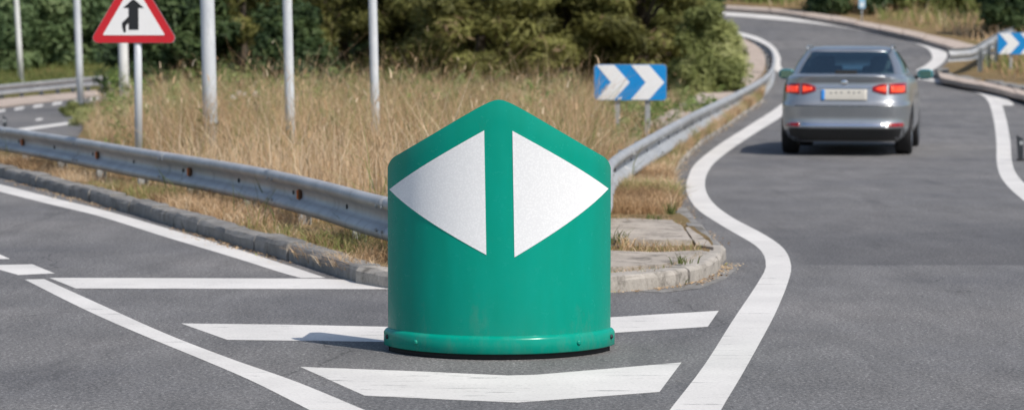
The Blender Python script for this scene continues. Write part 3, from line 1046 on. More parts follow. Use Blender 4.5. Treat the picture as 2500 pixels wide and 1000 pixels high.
def chevron_board(name, px0, px1, y0, y1, s, feet, label, zoff, yaw=0, shapes=None):
    cx = (px0 + px1) / 2
    x, y = PS(cx, s)
    gz = T(x, y) + zoff
    t = empty(name, (x, y, gz), yaw, label, "sign")
    w_ = (px1 - px0) / s; h_ = (y1 - y0) / s
    zc = CAMH - ((y0 + y1) / 2 - 92) / s - gz
    prism("panel", [(p[0], zc + p[1]) for p in rrect(w_, h_, .05 * w_)], -.012, .012, M['sign_back'], t, 'y')
    prism("face", [(p[0], zc + p[1]) for p in rrect(w_ * .99, h_ * .98, .05 * w_)], -.016, -.0125, M['sign_blue'], t, 'y')
    def ch(f0):
        pts = [(f0, .985), (f0 + .25, .985), (f0 + .465, .5), (f0 + .25, .015), (f0, .015), (f0 + .205, .5)]
        return [((a - .5) * w_ * .985, zc + (b - .5) * h_ * .985) for a, b in pts]
    prism("chevron", ch(.025), -.0195, -.0165, M['sign_white'], t, 'y')
    prism("chevron", ch(.51), -.0195, -.0165, M['sign_white'], t, 'y')
    for f in feet:
        fx = (f - cx) / s
        box("post", (fx, .045, (zc + h_ * .4 - .1) / 2), (.075, .045, zc + h_ * .4 + .1), M['galv_dull'], t, .006)
        for k in (-.25, .25):
            box("clamp", (fx, .018, zc + k * h_), (.12, .012, .035), M['galv'], t, .003)
    return t
cb = chevron_board("chevron_board", 1450, 1627, 157, 245, 174., (1507, 1581), "blue chevron board with two white arrows right of the green marker", KH, 0)
bm_tear = [(-.02, 0), (.02, .01), (.05, .045), (.03, .05), (0, .03), (-.03, .035)]
_zc = CAMH - (201 - 92) / 174. - T(cb.location.x, cb.location.y) - KH
prism("peeled_patch", [((1512 - 1538.5) / 174. + p[0] * .8, _zc - .245 + p[1]) for p in bm_tear], -.0225, -.02, M['sign_white'], cb, 'y')
chevron_board("chevron_board", 2433, 2542, 80, 133, 100., (2467, 2512), "blue and white chevron board cut off by the right edge", .12, 0)

# small far sign and dark marker posts
def small_sign():
    x, y = G(2104, 66)
    s = F / y
    z = T(x, y) + .1
    t = empty("small_sign", (x, y, z), 0, "tiny pale blue sign on a thin post beyond the bend", "sign")
    tube("post", [(0, .03, -.1), (0, .03, 60 / s)], [.025, .025], M['galv'], t, 10)
    prism("panel", [(p[0], (66 - 16) / s + p[1]) for p in rrect(16 / s, 27 / s, .03)], -.01, .01, M['sign_back'], t, 'y')
    prism("face", [(p[0], (66 - 16) / s + p[1]) for p in rrect(15.4 / s, 26 / s, .03)], -.014, -.0105, simple("sign_pale_blue", (.30, .52, .70), .4, 0, .05), t, 'y')
    prism("pictogram", [(p[0], (66 - 20) / s + p[1]) for p in rrect(9 / s, 9 / s, .02)], -.018, -.0145, M['sign_white'], t, 'y')
small_sign()

def marker_post(px, yb, h, wd, label, slant=0.0):
    x, y = G(px, yb)
    t = empty("marker_post", (x, y, T(x, y)), 0, label, "marker post")
    prism("shaft", [(-wd / 2, -.02), (wd / 2, -.02), (wd / 2, h - .05), (-wd / 2 - slant, h)], -.03, .03, M['dark_metal'], t, 'y')
    box("foot", (0, 0, .012), (wd * 1.7, .11, .024), M['rubber'], t, .005)
    box("band", (0, -.032, h * .7), (wd * .8, .004, .05), M['galv_dull'], t)
    return t
marker_post(2492, 392, .34, .055, "short dark marker post at the right edge beside the white line", .03)
marker_post(12, 322, .28, .06, "small dark marker post at the left edge just behind the guardrail")

# ------------------------------------------------------------------ the car
def make_car():
    paint, nt, b = mat_new("silver_paint")
    tc = nt.nodes.new("ShaderNodeTexCoord").outputs["Object"]
    c = ramp(nt, noise(nt, 2.0, 4, .6, tc), [(.3, (.35, .375, .40)), (.7, (.40, .425, .45))])
    nt.links.new(c, b.inputs["Base Color"])
    b.inputs["Metallic"].default_value = .75
    b.inputs["Roughness"].default_value = .36
    b.inputs["Coat Weight"].default_value = .5
    b.inputs["Coat Roughness"].default_value = .08
    glass, nt, b = mat_new("car_glass")
    nt.nodes.remove(b)
    tr = nt.nodes.new("ShaderNodeBsdfTransparent"); tr.inputs[0].default_value = (.62, .82, .84, 1)
    gl = nt.nodes.new("ShaderNodeBsdfGlossy"); gl.inputs[0].default_value = (.75, .9, .92, 1); gl.inputs["Roughness"].default_value = .05
    fr = nt.nodes.new("ShaderNodeFresnel"); fr.inputs[0].default_value = 2.5
    ms = nt.nodes.new("ShaderNodeMixShader")
    nt.links.new(fr.outputs[0], ms.inputs[0]); nt.links.new(tr.outputs[0], ms.inputs[1]); nt.links.new(gl.outputs[0], ms.inputs[2])
    nt.links.new(ms.outputs[0], nt.nodes["Material Output"].inputs[0])
    black = simple("car_black_plastic", (.016, .017, .018), .55, 0, .2)
    dark = simple("car_interior", (.17, .19, .20), .8, 0, .3)
    chrome = simple("car_chrome", (.75, .77, .80), .18, 1.0, .03)
    redm, nt, b = mat_new("tail_light_red")
    nt.links.new(ramp(nt, noise(nt, 30, 2, .5, nt.nodes.new("ShaderNodeTexCoord").outputs["Object"]), [(.3, (.20, .004, .006)), (.7, (.32, .008, .008))]), b.inputs["Base Color"])
    b.inputs["Roughness"].default_value = .15; b.inputs["Coat Weight"].default_value = .6
    lit, nt, b = mat_new("tail_light_lit")
    nt.links.new(ramp(nt, noise(nt, 14, 3, .6, nt.nodes.new("ShaderNodeTexCoord").outputs["Object"]), [(.35, (.42, .012, .01)), (.6, (.75, .09, .03))]), b.inputs["Base Color"])
    b.inputs["Emission Color"].default_value = (1, .05, .015, 1); b.inputs["Emission Strength"].default_value = .55
    b.inputs["Roughness"].default_value = .2
    tint = simple("mirror_blue_green", (.07, .24, .28), .25, .3, .05, 6, .5)

    yaw = -R(10.5)
    x, y = PS(2059, 176.5)
    car = empty("car", (x, y, T(x, y)), yaw, "silver saloon car driving away with its brake lights on", "car")
    car.scale = (1.025, 1.025, 1.02)
    # --- lower body: horizontal slices
    SL = [(.19, .76, .16, 4.30), (.25, .83, .09, 4.42), (.34, .875, .035, 4.50), (.395, .89, .0, 4.52), (.455, .895, .03, 4.52), (.50, .897, .045, 4.52), (.60, .90, .022, 4.50), (.68, .90, .004, 4.47),
          (.70, .90, .012, 4.46), (.712, .899, .052, 4.46), (.76, .896, .07, 4.44), (.90, .885, .11, 4.36), (.98, .870, .135, 4.28), (1.02, .855, .13, 4.24), (1.05, .84, .105, 4.20), (1.078, .81, .11, 4.10), (1.10, .76, .20, 3.95), (1.112, .70, .48, 3.7)]
    NE = 6.0
    zs = [s_[0] for s_ in SL]
    def at(z, k): return float(np.interp(z, zs, [s_[k] for s_ in SL]))
    def rear_y(x_, z):
        w_, yb, yf = at(z, 1), at(z, 2), at(z, 3)
        l = (yf - yb) / 2; c = (yf + yb) / 2
        q = min(.999, abs(x_) / w_)
        return c - l * (1 - q ** NE) ** (1 / NE)
    def hood(yy, z):
        if yy > 2.7 and z > .45:
            z -= .34 * ((yy - 2.7) / 1.8) ** 1.6 * (z - .45) / .65
        return z
    nu = 128
    def slice_pts(z, w_, yb, yf, ne, n=nu):
        l = (yf - yb) / 2; c = (yf + yb) / 2
        out = []
        for k in range(n):
            t = 2 * math.pi * k / n
            ct, st = math.cos(t), math.sin(t)
            # even spacing along the outline: project a direction on the superellipse
            dx, dy = ct * w_, st * l
            r = (abs(ct) ** ne + abs(st) ** ne) ** (-1 / ne)
            out.append((dx * r, c + dy * r, z))
        return out
    bm = bmesh.new(); rows = []
    Zf = np.unique(np.r_[np.array(zs), np.arange(.2, 1.1, .05)])
    for z in Zf:
        rows.append([bm.verts.new((p[0], p[1], hood(p[1], z))) for p in slice_pts(z, at(z, 1), at(z, 2), at(z, 3), NE)])
    for i in range(len(rows) - 1):
        for k in range(nu):
            k2 = (k + 1) % nu
            bm.faces.new((rows[i][k], rows[i][k2], rows[i + 1][k2], rows[i + 1][k]))
    bm.faces.new(rows[0][::-1]); bm.faces.new(rows[-1])
    body = bmobj("body", bm, paint, car, True)
    # wheel wells cut out of the body
    AX = (.92, 3.60); WR = .325
    for yy in AX:
        for sg in (-1, 1):
            cb_ = bmesh.new()
            g = bmesh.ops.create_cone(cb_, cap_ends=True, segments=40, radius1=.385, radius2=.385, depth=.42)
            bmesh.ops.rotate(cb_, matrix=Matrix.Rotation(math.pi / 2, 3, 'Y'), verts=cb_.verts)
            bmesh.ops.translate(cb_, vec=(sg * .82, yy, .33), verts=cb_.verts)
            cut = bmobj("cutter", cb_, dark)
            cut.parent = car
            bpy.context.view_layer.update()
            md = body.modifiers.new("b", 'BOOLEAN'); md.object = cut; md.operation = 'DIFFERENCE'; md.solver = 'EXACT'
            dg = bpy.context.evaluated_depsgraph_get()
            nm = bpy.data.meshes.new_from_object(body.evaluated_get(dg))
            body.modifiers.clear()
            body.data = nm
            bpy.data.objects.remove(cut)
    # --- greenhouse
    GS = [(1.085, .80, .42, 3.55), (1.12, .785, .50, 3.42), (1.20, .755, .70, 3.15), (1.28, .715, .90, 2.90), (1.36, .665, 1.10, 2.68), (1.41, .63, 1.24, 2.52), (1.45, .585, 1.40, 2.36), (1.475, .51, 1.56, 2.22), (1.487, .38, 1.72, 2.10)]
    gz = [s_[0] for s_ in GS]
    fine = np.unique(np.r_[np.array(gz), np.linspace(1.085, 1.41, 12)])
    def ga(z, k): return float(np.interp(z, gz, [s_[k] for s_ in GS]))
    NG = 5.0; n2 = 128
    rows = [slice_pts(z, ga(z, 1), ga(z, 2), ga(z, 3), NG, n2) for z in fine]
    groups = {"roof": [], "rear_window": [], "side_window_l": [], "side_window_r": [], "windscreen": []}
    for i in range(len(fine) - 1):
        zmid = (fine[i] + fine[i + 1]) / 2
        for k in range(n2):
            k2 = (k + 1) % n2
            p = rows[i][k]; p2 = rows[i][k2]; p3 = rows[i + 1][k2]
            mx = (p[0] + p3[0]) / 2; my = (p[1] + p3[1]) / 2
            w_ = ga(zmid, 1); yb, yf = ga(zmid, 2), ga(zmid, 3)
            l = (yf - yb) / 2; cy = (yf + yb) / 2
            u = mx / w_; v = (my - cy) / l
            key = "roof"
            if 1.105 < zmid < 1.40:
                if v < -.80 and abs(u) < .80: key = "rear_window"
                elif v > .80 and abs(u) < .82: key = "windscreen"
                elif abs(u) > .9 and -.72 < v < .74 and not (.02 < v < .08) : key = "side_window_r" if u > 0 else "side_window_l"
            groups[key].append((i * n2 + k, i * n2 + k2, (i + 1) * n2 + k2, (i + 1) * n2 + k))
    allv = [p for r_ in rows for p in r_]
    def sub(name, faces, mat, cap=False):
        used = sorted({i for f in faces for i in f}); mp = {v: k for k, v in enumerate(used)}
        fs = [tuple(mp[i] for i in f) for f in faces]
        vv = [allv[i] for i in used]
        if cap:
            fs.append(tuple(mp[(len(fine) - 1) * n2 + k] for k in range(n2)))
        o = mesh(name, vv, fs, mat, car, True)
        return o
    roof = sub("roof", groups["roof"], paint, True)
    m_ = roof.modifiers.new("s", 'SOLIDIFY'); m_.thickness = .025; m_.offset = -1
    rw = sub("rear_window", groups["rear_window"], glass)
    sub("side_window", groups["side_window_l"], glass); sub("side_window", groups["side_window_r"], glass)
    sub("windscreen", groups["windscreen"], glass)
    # interior
    box("parcel_shelf", (0, 1.15, 1.122), (1.36, .95, .012), dark, car)
    for sx in (-.42, .42):
        for yy, zt in ((1.55, 1.30), (2.35, 1.33)):
            box("headrest", (sx, yy, zt - .08), (.30, .12, .19), dark, car, .05)
            box("seat_back", (sx, yy + .02, 1.13), (.52, .14, .16), dark, car, .05)
    # roof rails
    for sg in (-1, 1):
        pts = []
        for k in range(9):
            yy = 1.22 + k * .14
            zz = 1.455 + (.03 if 0 < k < 8 else -.01)
            pts.append((sg * (.585 - .0 * k), yy, zz))
        tube("roof_rail", pts, [.016] * 9, paint, car, 8)
    # --- rear details following the surface of the tail
    def patch(name, outline, mat, lift=.008, n=14, back=.01, par=None):
        """outline(f) -> (zlow, zhigh) for f in 0..1 between x0 and x1"""
        x0, x1, fn = outline
        V = []; Fc = []
        m = 7
        for off in (lift, -back):
            for i in range(n + 1):
                f = i / n; xx = x0 + (x1 - x0) * f
                zl, zh = fn(f)
                for j in range(m + 1):
                    z = zl + (zh - zl) * j / m
                    bul = math.sin(math.pi * j / m) * .25 + .75
                    V.append((xx, rear_y(xx, z) - off * bul, z))
        N = (n + 1) * (m + 1)
        for i in range(n):
            for j in range(m):
                a = i * (m + 1) + j
                Fc.append((a, a + 1, a + m + 2, a + m + 1)); Fc.append((N + a, N + a + m + 1, N + a + m + 2, N + a + 1))
            for j in (0, m):
                a = i * (m + 1) + j
                Fc.append((a, a + m + 1, N + a + m + 1, N + a))
        for i in (0, n):
            for j in range(m):
                a = i * (m + 1) + j
                Fc.append((a, a + 1, N + a + 1, N + a))
        bm = bmesh.new(); vs = [bm.verts.new(v) for v in V]
        for f in Fc: bm.faces.new([vs[i] for i in f])
        return bmobj(name, bm, mat, par or car, True)
    for sg in (-1, 1):
        # outer lamp on the wing, inner lamp on the boot lid
        lamp = patch("tail_light", (sg * .60, sg * .825, lambda f: (.840 + .01 * f, .985 + .008 * f)), redm, .014)
        patch("brake_light", (sg * .63, sg * .80, lambda f: (.868, .950)), lit, .019, 10, .0, lamp)
        lamp2 = patch("tail_light", (sg * .575, sg * .38, lambda f: (.835 + .05 * f ** 1.5, .985 - .045 * f ** 2)), redm, .012)
        patch("brake_light", (sg * .56, sg * .43, lambda f: (.868 + .03 * f, .95 - .02 * f)), lit, .018, 10, .0, lamp2)
        patch("reflector", (sg * .60, sg * .80, lambda f: (.40, .452)), redm, .010)
    # boot lid shut line, number plate, recess, emblem
    patch("shut_line", (-.66, .66, lambda f: (.676, .690)), black, .004)
    patch("trim_strip", (-.48, .48, lambda f: (.925 , .945)), chrome, .010)
    pl = patch("number_plate", (-.31, .31, lambda f: (.755, .905)), simple("plate_white", (.50, .48, .43), .35, 0, .04), .014, 14, .0)
    patch("country_band", (-.305, -.258, lambda f: (.76, .90)), simple("plate_blue", (.03, .22, .60), .35, 0, .05), .017, 4, 0, pl)
    rg = random.Random(5)
    for k in range(6):
        xx = -.19 + k * .07 + (.03 if k > 2 else 0)
        z0 = .835 + rg.uniform(-.01, .02)
        patch("plate_mark", (xx, xx + .03, lambda f, z0=z0: (z0, z0 + .025)), simple("plate_grey", (.20, .20, .195), .5), .0165, 3, 0, pl)
    bme = bmesh.new()
    bmesh.ops.create_uvsphere(bme, u_segments=16, v_segments=8, radius=1)
    bmesh.ops.scale(bme, vec=(.05, .012, .04), verts=bme.verts)
    bmesh.ops.translate(bme, vec=(0, rear_y(0, 1.0) - .006, 1.0), verts=bme.verts)
    bmobj("emblem", bme, chrome, car, True)
    patch("bumper_strip", (-.56, .56, lambda f: (.405 - .0 * f, .452)), chrome, .012, 20)
    patch("lower_bumper", (-.80, .80, lambda f: (.205, .385)), black, .010, 24)
    # high brake light and lip on the boot edge
    tube("boot_lip", [(xx, rear_y(xx, 1.07) - .004, 1.085 - .02 * (abs(xx) / .62) ** 3) for xx in np.linspace(-.62, .62, 13)], [.012] + [.018] * 11 + [.012], paint, car, 8)
    box("high_brake_light", (0, .52, 1.135), (.30, .05, .045), black, car, .01)
    # mirrors
    for sg in (-1, 1):
        bm = bmesh.new()
        bmesh.ops.create_uvsphere(bm, u_segments=20, v_segments=12, radius=1)
        for v in bm.verts:
            v.co.x = math.copysign(abs(v.co.x) ** .75, v.co.x) * .115
            v.co.z = math.copysign(abs(v.co.z) ** .7, v.co.z) * .075
            v.co.y *= .07
            if v.co.y < 0: v.co.y *= .25
        bmesh.ops.translate(bm, vec=(sg * 1.0, 2.78, 1.08), verts=bm.verts)
        mi = bmobj("mirror", bm, tint, car, True)
        box("mirror_glass", (sg * 1.0, 2.760, 1.08), (.17, .006, .105), simple("mirror_glass", (.25, .45, .48), .08, .9, .02), mi, .002)
        tube("mirror_arm", [(sg * .83, 2.80, 1.03), (sg * .93, 2.80, 1.05)], [.03, .025], black, mi, 8)
    # wheels
    tyre_prof = [(.20, -.10), (.25, -.112), (.295, -.112), (.318, -.098), (.325, -.06), (.325, .06), (.318, .098), (.295, .112), (.25, .112), (.20, .10)]
    def lathe(name, prof, mat, par, seg=36, closed=True):
        bm = bmesh.new(); rows = []
        for k in range(seg):
            t = 2 * math.pi * k / seg
            rows.append([bm.verts.new((xx, r_ * math.cos(t), r_ * math.sin(t))) for r_, xx in prof])
        m = len(prof)
        for k in range(seg):
            k2 = (k + 1) % seg
            for j in range(m if closed else m - 1):
                j2 = (j + 1) % m
                bm.faces.new((rows[k][j], rows[k2][j], rows[k2][j2], rows[k][j2]))
        return bmobj(name, bm, mat, par, True)
    rim_m = simple("alloy_rim", (.55, .56, .58), .3, .9, .05)
    for yy in AX:
        for sg in (-1, 1):
            ty = lathe("wheel", tyre_prof, M['rubber'], car)
            ty.location = (sg * .775, yy, WR)
            lathe("rim", [(.215, -.09), (.205, .0), (.215, .10), (.20, .105), (.185, .04), (.195, -.09)], rim_m, ty)
            for a in range(5):
                rot = Matrix.Rotation(R(72 * a), 3, 'X')
                box("spoke", rot @ Vector((sg * .075, 0, .11)), (.03, .045, .19), rim_m, ty, .005, rot)
            tube("hub", [(sg * .04, 0, 0), (sg * .10, 0, 0)], [.05, .04], rim_m, ty, 14)
    # underside, seen as the dark mass between the wheels
    box("underbody", (0, 2.2, .245), (1.2, 3.7, .12), black, car, .02)
    box("rear_axle", (0, .92, .30), (1.3, .12, .10), black, car, .02)
    # front end, unseen from here but there from the side
    for sg in (-1, 1):
        box("headlight", (sg * .62, 4.30, .66), (.36, .12, .13), M['sign_white'], car, .04)
    box("grille", (0, 4.47, .50), (.9, .06, .18), black, car, .02)
    return car
make_car()

# ------------------------------------------------------------------ foliage
def quads_object(name, V, tint, mat, parent=None, smooth=False):
    """V: (n, 4, 3) quads with a tint per quad"""
    n = len(V)
    me = bpy.data.meshes.new(name)
    me.vertices.add(n * 4); me.vertices.foreach_set("co", V.astype(np.float32).ravel())
    me.loops.add(n * 4); me.loops.foreach_set("vertex_index", np.arange(n * 4, dtype=np.int32))
    me.polygons.add(n); me.polygons.foreach_set("loop_start", np.arange(n, dtype=np.int32) * 4)
    me.update(calc_edges=True)
    at = me.attributes.new("tint", 'FLOAT', 'POINT')
    at.data.foreach_set("value", np.repeat(np.clip(tint, 0, 1), 4).astype(np.float32))
    return link(name, me, mat, parent)

def leaf_cloud(rg, clumps, size, aspect, up=.55):
    """clumps: list of (centre, radii, count, tint)"""
    Vs = []; Ts = []
    for c, rad, n, tn in clumps:
        d = rg.normal(size=(n, 3)); d /= np.linalg.norm(d, axis=1)[:, None]
        r = rg.uniform(0, 1, n) ** .45
        p = np.array(c) + d * r[:, None] * np.array(rad)
        nrm = d * 1.0 + rg.normal(size=(n, 3)) * .45 + np.array((0, 0, up))
        nrm /= np.linalg.norm(nrm, axis=1)[:, None]
        t = np.cross(nrm, rg.normal(size=(n, 3))); t /= np.linalg.norm(t, axis=1)[:, None] + 1e-9
        b = np.cross(nrm, t)
        sz = size * rg.uniform(.6, 1.4, n)[:, None]
        a_ = t * sz; b_ = b * sz * aspect
        Vs.append(np.stack([p - a_, p - b_ * .5 + a_ * .1, p + a_, p + b_ * .5 + a_ * .1], 1))
        Ts.append(tn + rg.normal(0, .13, n))
    return np.concatenate(Vs), np.concatenate(Ts)

def crown_clumps(rg, H, W, z0, n, count, cr=(.35, .7), flat=.7, shape=1.0):
    out = []
    for _ in range(n):
        f = rg.uniform(0, 1)
        z = z0 + (H - z0) * f
        prof = (1 - .72 * f) * min(1.0, .72 + 1.5 * f) * shape
        a = rg.uniform(0, 2 * math.pi); r = W * prof * rg.uniform(.35, 1) ** .5
        s = rg.uniform(*cr)
        out.append(((r * math.cos(a), r * math.sin(a), z), (s, s, s * flat), count, rg.uniform(.15, .85)))
    return out

def make_tree(name, x, y, label, cat, seed, H, W, z0, n, count, mat, size=.10, aspect=.5, cr=(.35, .7), trunk=.14, flat=.7, limbs=7, zoff=.0, group=None, lean=0.0, clumps=None):
    rg = np.random.default_rng(seed)
    t = empty(name, (x, y, T(x, y) + zoff), rg.uniform(0, 0.01), label, cat, group)
    V = []; Fc = []
    def add(pts, rad, seg=7):
        v, f = tube_vf(pts, rad, seg, True, len(V))
        V.extend(v); Fc.extend(f)
    hx = [0, 0]
    path = []
    for k in range(7):
        path.append((hx[0], hx[1], -.2 + (H * .85 + .2) * k / 6))
        hx[0] += rg.normal(0, .06) + lean; hx[1] += rg.normal(0, .06)
    add(path, [trunk * (1 - .13 * k) for k in range(7)], 9)
    cl = clumps or crown_clumps(rg, H, W, z0, n, count, cr, flat)
    pick = rg.choice(len(cl), min(limbs, len(cl)), replace=False)
    for k in pick:
        c = np.array(cl[k][0])
        zz = max(.15, c[2] * .6)
        st = np.array((0, 0, zz))
        mid = st * .5 + c * .5 + rg.normal(0, .12, 3)
        add([st, mid, c], [trunk * .38, trunk * .24, trunk * .08], 6)
    mesh("trunk", V, Fc, M['bark'], t, True)
    Q, tn = leaf_cloud(rg, cl, size, aspect)
    quads_object("crown", Q, tn, mat, t)
    return t

# pines along the back of the island
pines = [(-6.3, 63.0, 4.6, 2.3, .5, 11, "pine with low boughs behind the thickest grey post"),
         (-4.2, 66.0, 5.0, 2.6, .8, 12, "dark pine between the thickest post and the middle slim post"),
         (-1.7, 64.0, 5.2, 2.5, 1.1, 13, "pine with a bare hollow beneath, between the two slim posts"),
         (-.5, 59.5, 4.2, 2.0, .8, 14, "olive green pine whose bough hangs lowest above the green marker's left shoulder"),
         (1.3, 62.5, 4.8, 2.3, .9, 15, "pine with dark lower branches straight above the green marker"),
         (2.9, 61.5, 4.2, 1.9, .6, 16, "brownish pine just left of the blue chevron board"),
         (-2.6, 72, 6.5, 3.0, .4, 17, "tall pine standing deepest in the grove behind the middle slim post"),
         (.6, 72, 6.5, 3.0, .4, 18, "tall shaded pine standing deepest in the grove above the green marker")]
for x, y, H, W, z0, sd, lb in pines:
    make_tree("pine_tree", x, y, lb, "tree", sd, H, W, z0, 95, 330, M['pine'], .105, .42, (.35, .75), .17, .55, 9, KH - .05, "pines on the island")
make_tree("broadleaf_tree", -7.6, 61.5, "dark green broadleaf bush behind the right corner of the warning triangle", "tree", 31, 3.6, 1.8, .2, 85, 330, M['dark_leaf'], .10, .7, (.3, .6), .1, .8, 6, 0)
make_tree("broadleaf_tree", -5.0, 60.5, "dark leafy bush low between the thickest post and the tall weed", "tree", 32, 2.3, 1.5, .1, 50, 300, M['dark_leaf'], .09, .7, (.3, .5), .07, .8, 5, 0)
make_tree("broadleaf_tree", 3.55, 65.5, "olive green tree above the blue chevron board", "tree", 33, 3.6, 1.25, .1, 90, 320, M['olive_leaf'], .10, .6, (.3, .6), .1, .8, 6, 0)
make_tree("broadleaf_tree", 4.75, 74.0, "rounded dark tree where the outer white line vanishes", "tree", 34, 3.4, 1.1, .2, 75, 320, M['dark_leaf'], .10, .6, (.3, .6), .1, .8, 6, 0)
make_tree("shrub", 4.0, 56.0, "olive shrub directly behind the blue chevron board", "shrub", 35, 2.0, .9, .05, 34, 260, M['olive_leaf'], .085, .5, (.2, .4), .04, .8, 6, 0)
make_tree("shrub", 4.32, 58.5, "bright pale green shrub right of the chevron board", "shrub", 36, 1.45, .55, .05, 34, 200, M['bright_leaf'], .08, .4, (.2, .38), .04, .9, 6, 0)
make_tree("shrub", 5.05, 64.5, "small pale green shrub next to the slab footpath's bend", "shrub", 37, 1.1, .65, .05, 26, 240, M['bright_leaf'], .075, .4, (.18, .32), .03, .9, 6, 0)
make_tree("shrub", 3.75, 55.5, "knee-high yellow-green shrub just right of the chevron board's right post", "shrub", 91, .75, .5, .0, 26, 220, M['bright_leaf'], .07, .4, (.15, .28), .03, .9, 5, .05)
make_tree("shrub", 4.75, 61.5, "middle pale green shrub on the slope beside the slab footpath", "shrub", 92, 1.25, .6, .0, 34, 230, M['bright_leaf'], .075, .4, (.18, .32), .03, .9, 5, .05)
make_tree("shrub", 5.45, 69.5, "last small green shrub before the footpath turns behind the trees", "shrub", 93, .8, .5, .0, 24, 220, M['olive_leaf'], .08, .4, (.18, .3), .03, .9, 5, .05)
make_tree("shrub", -9.0, 56.5, "low green bush around the foot of the flaking white post", "shrub", 38, .22, .6, .0, 26, 90, M['olive_leaf'], .05, .35, (.08, .15), .03, .8, 4, .05)
make_tree("shrub", -7.9, 50.5, "small green bush at the island edge left of the warning sign post", "shrub", 39, .25, .45, .0, 26, 70, M['bright_leaf'], .05, .3, (.10, .17), .03, .8, 4, .05)

# dark undergrowth between the trunks
rgu = np.random.default_rng(41)
cl = []
for k in range(150):
    x = rgu.uniform(-9.3, 4.6); y = rgu.uniform(68, 78)
    s_ = rgu.uniform(.35, .7)
    cl.append(((x, y, T(x, y) + rgu.uniform(.1, 1.7)), (s_, s_, s_ * .8), 210, rgu.uniform(.0, .6)))
Q, tn = leaf_cloud(rgu, cl, .13, .6)
tag(quads_object("undergrowth", Q, tn, M['dark_leaf']), "dark leafy undergrowth between the pine trunks", "undergrowth", kind="stuff")

# wooded bank beyond the left road
hl = ["leftmost tree on the wooded bank beyond the far guardrail", "bank tree right of the thin whitish post", "bank tree left of the grey post at the far road's edge",
      "bank tree right of the grey post at the far road's edge", "bank tree showing left of the warning triangle", "bank tree showing just below the warning triangle"]
hx = [-18.6, -16.4, -14.6, -12.6, -10.8, -9.2]
for i in range(6):
    make_tree("broadleaf_tree", hx[i], 97 + (i * 37 % 7), hl[i], "tree", 50 + i, 3.6 + .3 * (i % 3), 2.1, .1, 90, 260, M['hill_leaf'], .15, .65, (.45, .85), .13, .8, 6, 0, "trees on the left bank")
# the wood farther up, one mass
rgw = np.random.default_rng(77)
cl = []
for k in range(240):
    x = rgw.uniform(-44, 14); y = rgw.uniform(104, 132)
    for q in range(3):
        s_ = rgw.uniform(.8, 1.6)
        cl.append(((x + rgw.normal(0, .6), y + rgw.normal(0, .6), T(x, y) + rgw.uniform(0, 4.5)), (s_, s_, s_ * .8), 170, rgw.uniform(.1, .8)))
Q, tn = leaf_cloud(rgw, cl, .22, .65)
tag(quads_object("wood", Q, tn, M['hill_leaf']), "dense green wood covering the slope behind everything", "wood", kind="stuff")
make_tree("shrub", -18.4, 84.0, "bright yellow-green bush at the left edge above the far guardrail", "shrub", 61, 1.0, .9, 0, 26, 200, M['bright_leaf'], .09, .6, (.25, .4), .04, .8, 4, .05)

# bushes on the outer verge
for i, (px, py, H, W, mt, lb) in enumerate([
        (2068, 40, 2.6, 1.5, 'dark_leaf', "dark round bush left of the tiny blue sign"),
        (2200, 32, 2.0, 1.6, 'olive_leaf', "olive bush right of the tiny blue sign"),
        (2330, 36, 2.2, 1.5, 'olive_leaf', "olive bush on the verge midway to the right chevron board"),
        (2290, 14, 4.2, 2.0, 'dark_leaf', "dark tree at the top edge above the verge"),
        (2475, 98, 2.6, 1.3, 'dark_leaf', "dark shrub rising behind the right chevron board"),
        (2530, 60, 4.0, 1.8, 'olive_leaf', "olive tree at the upper right corner"),
        (1860, 8, 3.0, 1.4, 'olive_leaf', "olive bush at the top edge above the far end of the road"),
        (2420, 20, 3.5, 1.8, 'olive_leaf', "loose olive tree at the top edge near the upper right corner")]):
    x, y = G(px, py)
    make_tree("shrub", x, y, lb, "shrub", 80 + i, H, W, .05, 48, 260, M[mt], .12, .55, (.3, .55), .07, .8, 6, .08)

# ------------------------------------------------------------------ grass
def blades(name, P, h, wd, tint, bend, rg, mat):
    """P (n,3) feet; tapering bent blades of two quads each"""
    n = len(P)
    a = rg.uniform(0, 2 * math.pi, n)
    side = np.stack([np.cos(a), np.sin(a), np.zeros(n)], 1) * wd[:, None] * .5
    la = rg.uniform(0, 2 * math.pi, n)
    ln = np.stack([np.cos(la), np.sin(la), np.zeros(n)], 1) * (bend * h)[:, None]
    upv = np.array((0, 0, 1.0))
    m1 = P + ln * .3 + upv * (h * .55)[:, None]
    tp = P + ln + upv * (h * (1 - .25 * bend))[:, None]
    q1 = np.stack([P - side, P + side, m1 + side * .8, m1 - side * .8], 1)
    q2 = np.stack([m1 - side * .8, m1 + side * .8, tp + side * .15, tp - side * .15], 1)
    return np.concatenate([q1, q2]), np.concatenate([tint, tint])

def scatter(poly, n, rg, near_bias=1.0):
    P = np.array(poly)
    out = []
    lo_ = P.min(0); hi_ = P.max(0)
    tot = 0
    while tot < n:
        x = rg.uniform(lo_[0], hi_[0], n * 2); y = lo_[1] + (hi_[1] - lo_[1]) * rg.uniform(0, 1, n * 2) ** near_bias
        k = inpoly(x, y, poly)
        out.append(np.stack([x[k], y[k]], 1)); tot += k.sum()
    return np.concatenate(out)[:n]

def vnoise(x, y, sc, seed):
    return .5 + .25 * (np.sin(x * sc + seed) * np.cos(y * sc * .8 + 2 * seed) + np.sin((x + y) * sc * .53 + 3 * seed) + .6 * np.sin((x - 1.7 * y) * sc * 1.31 + seed))

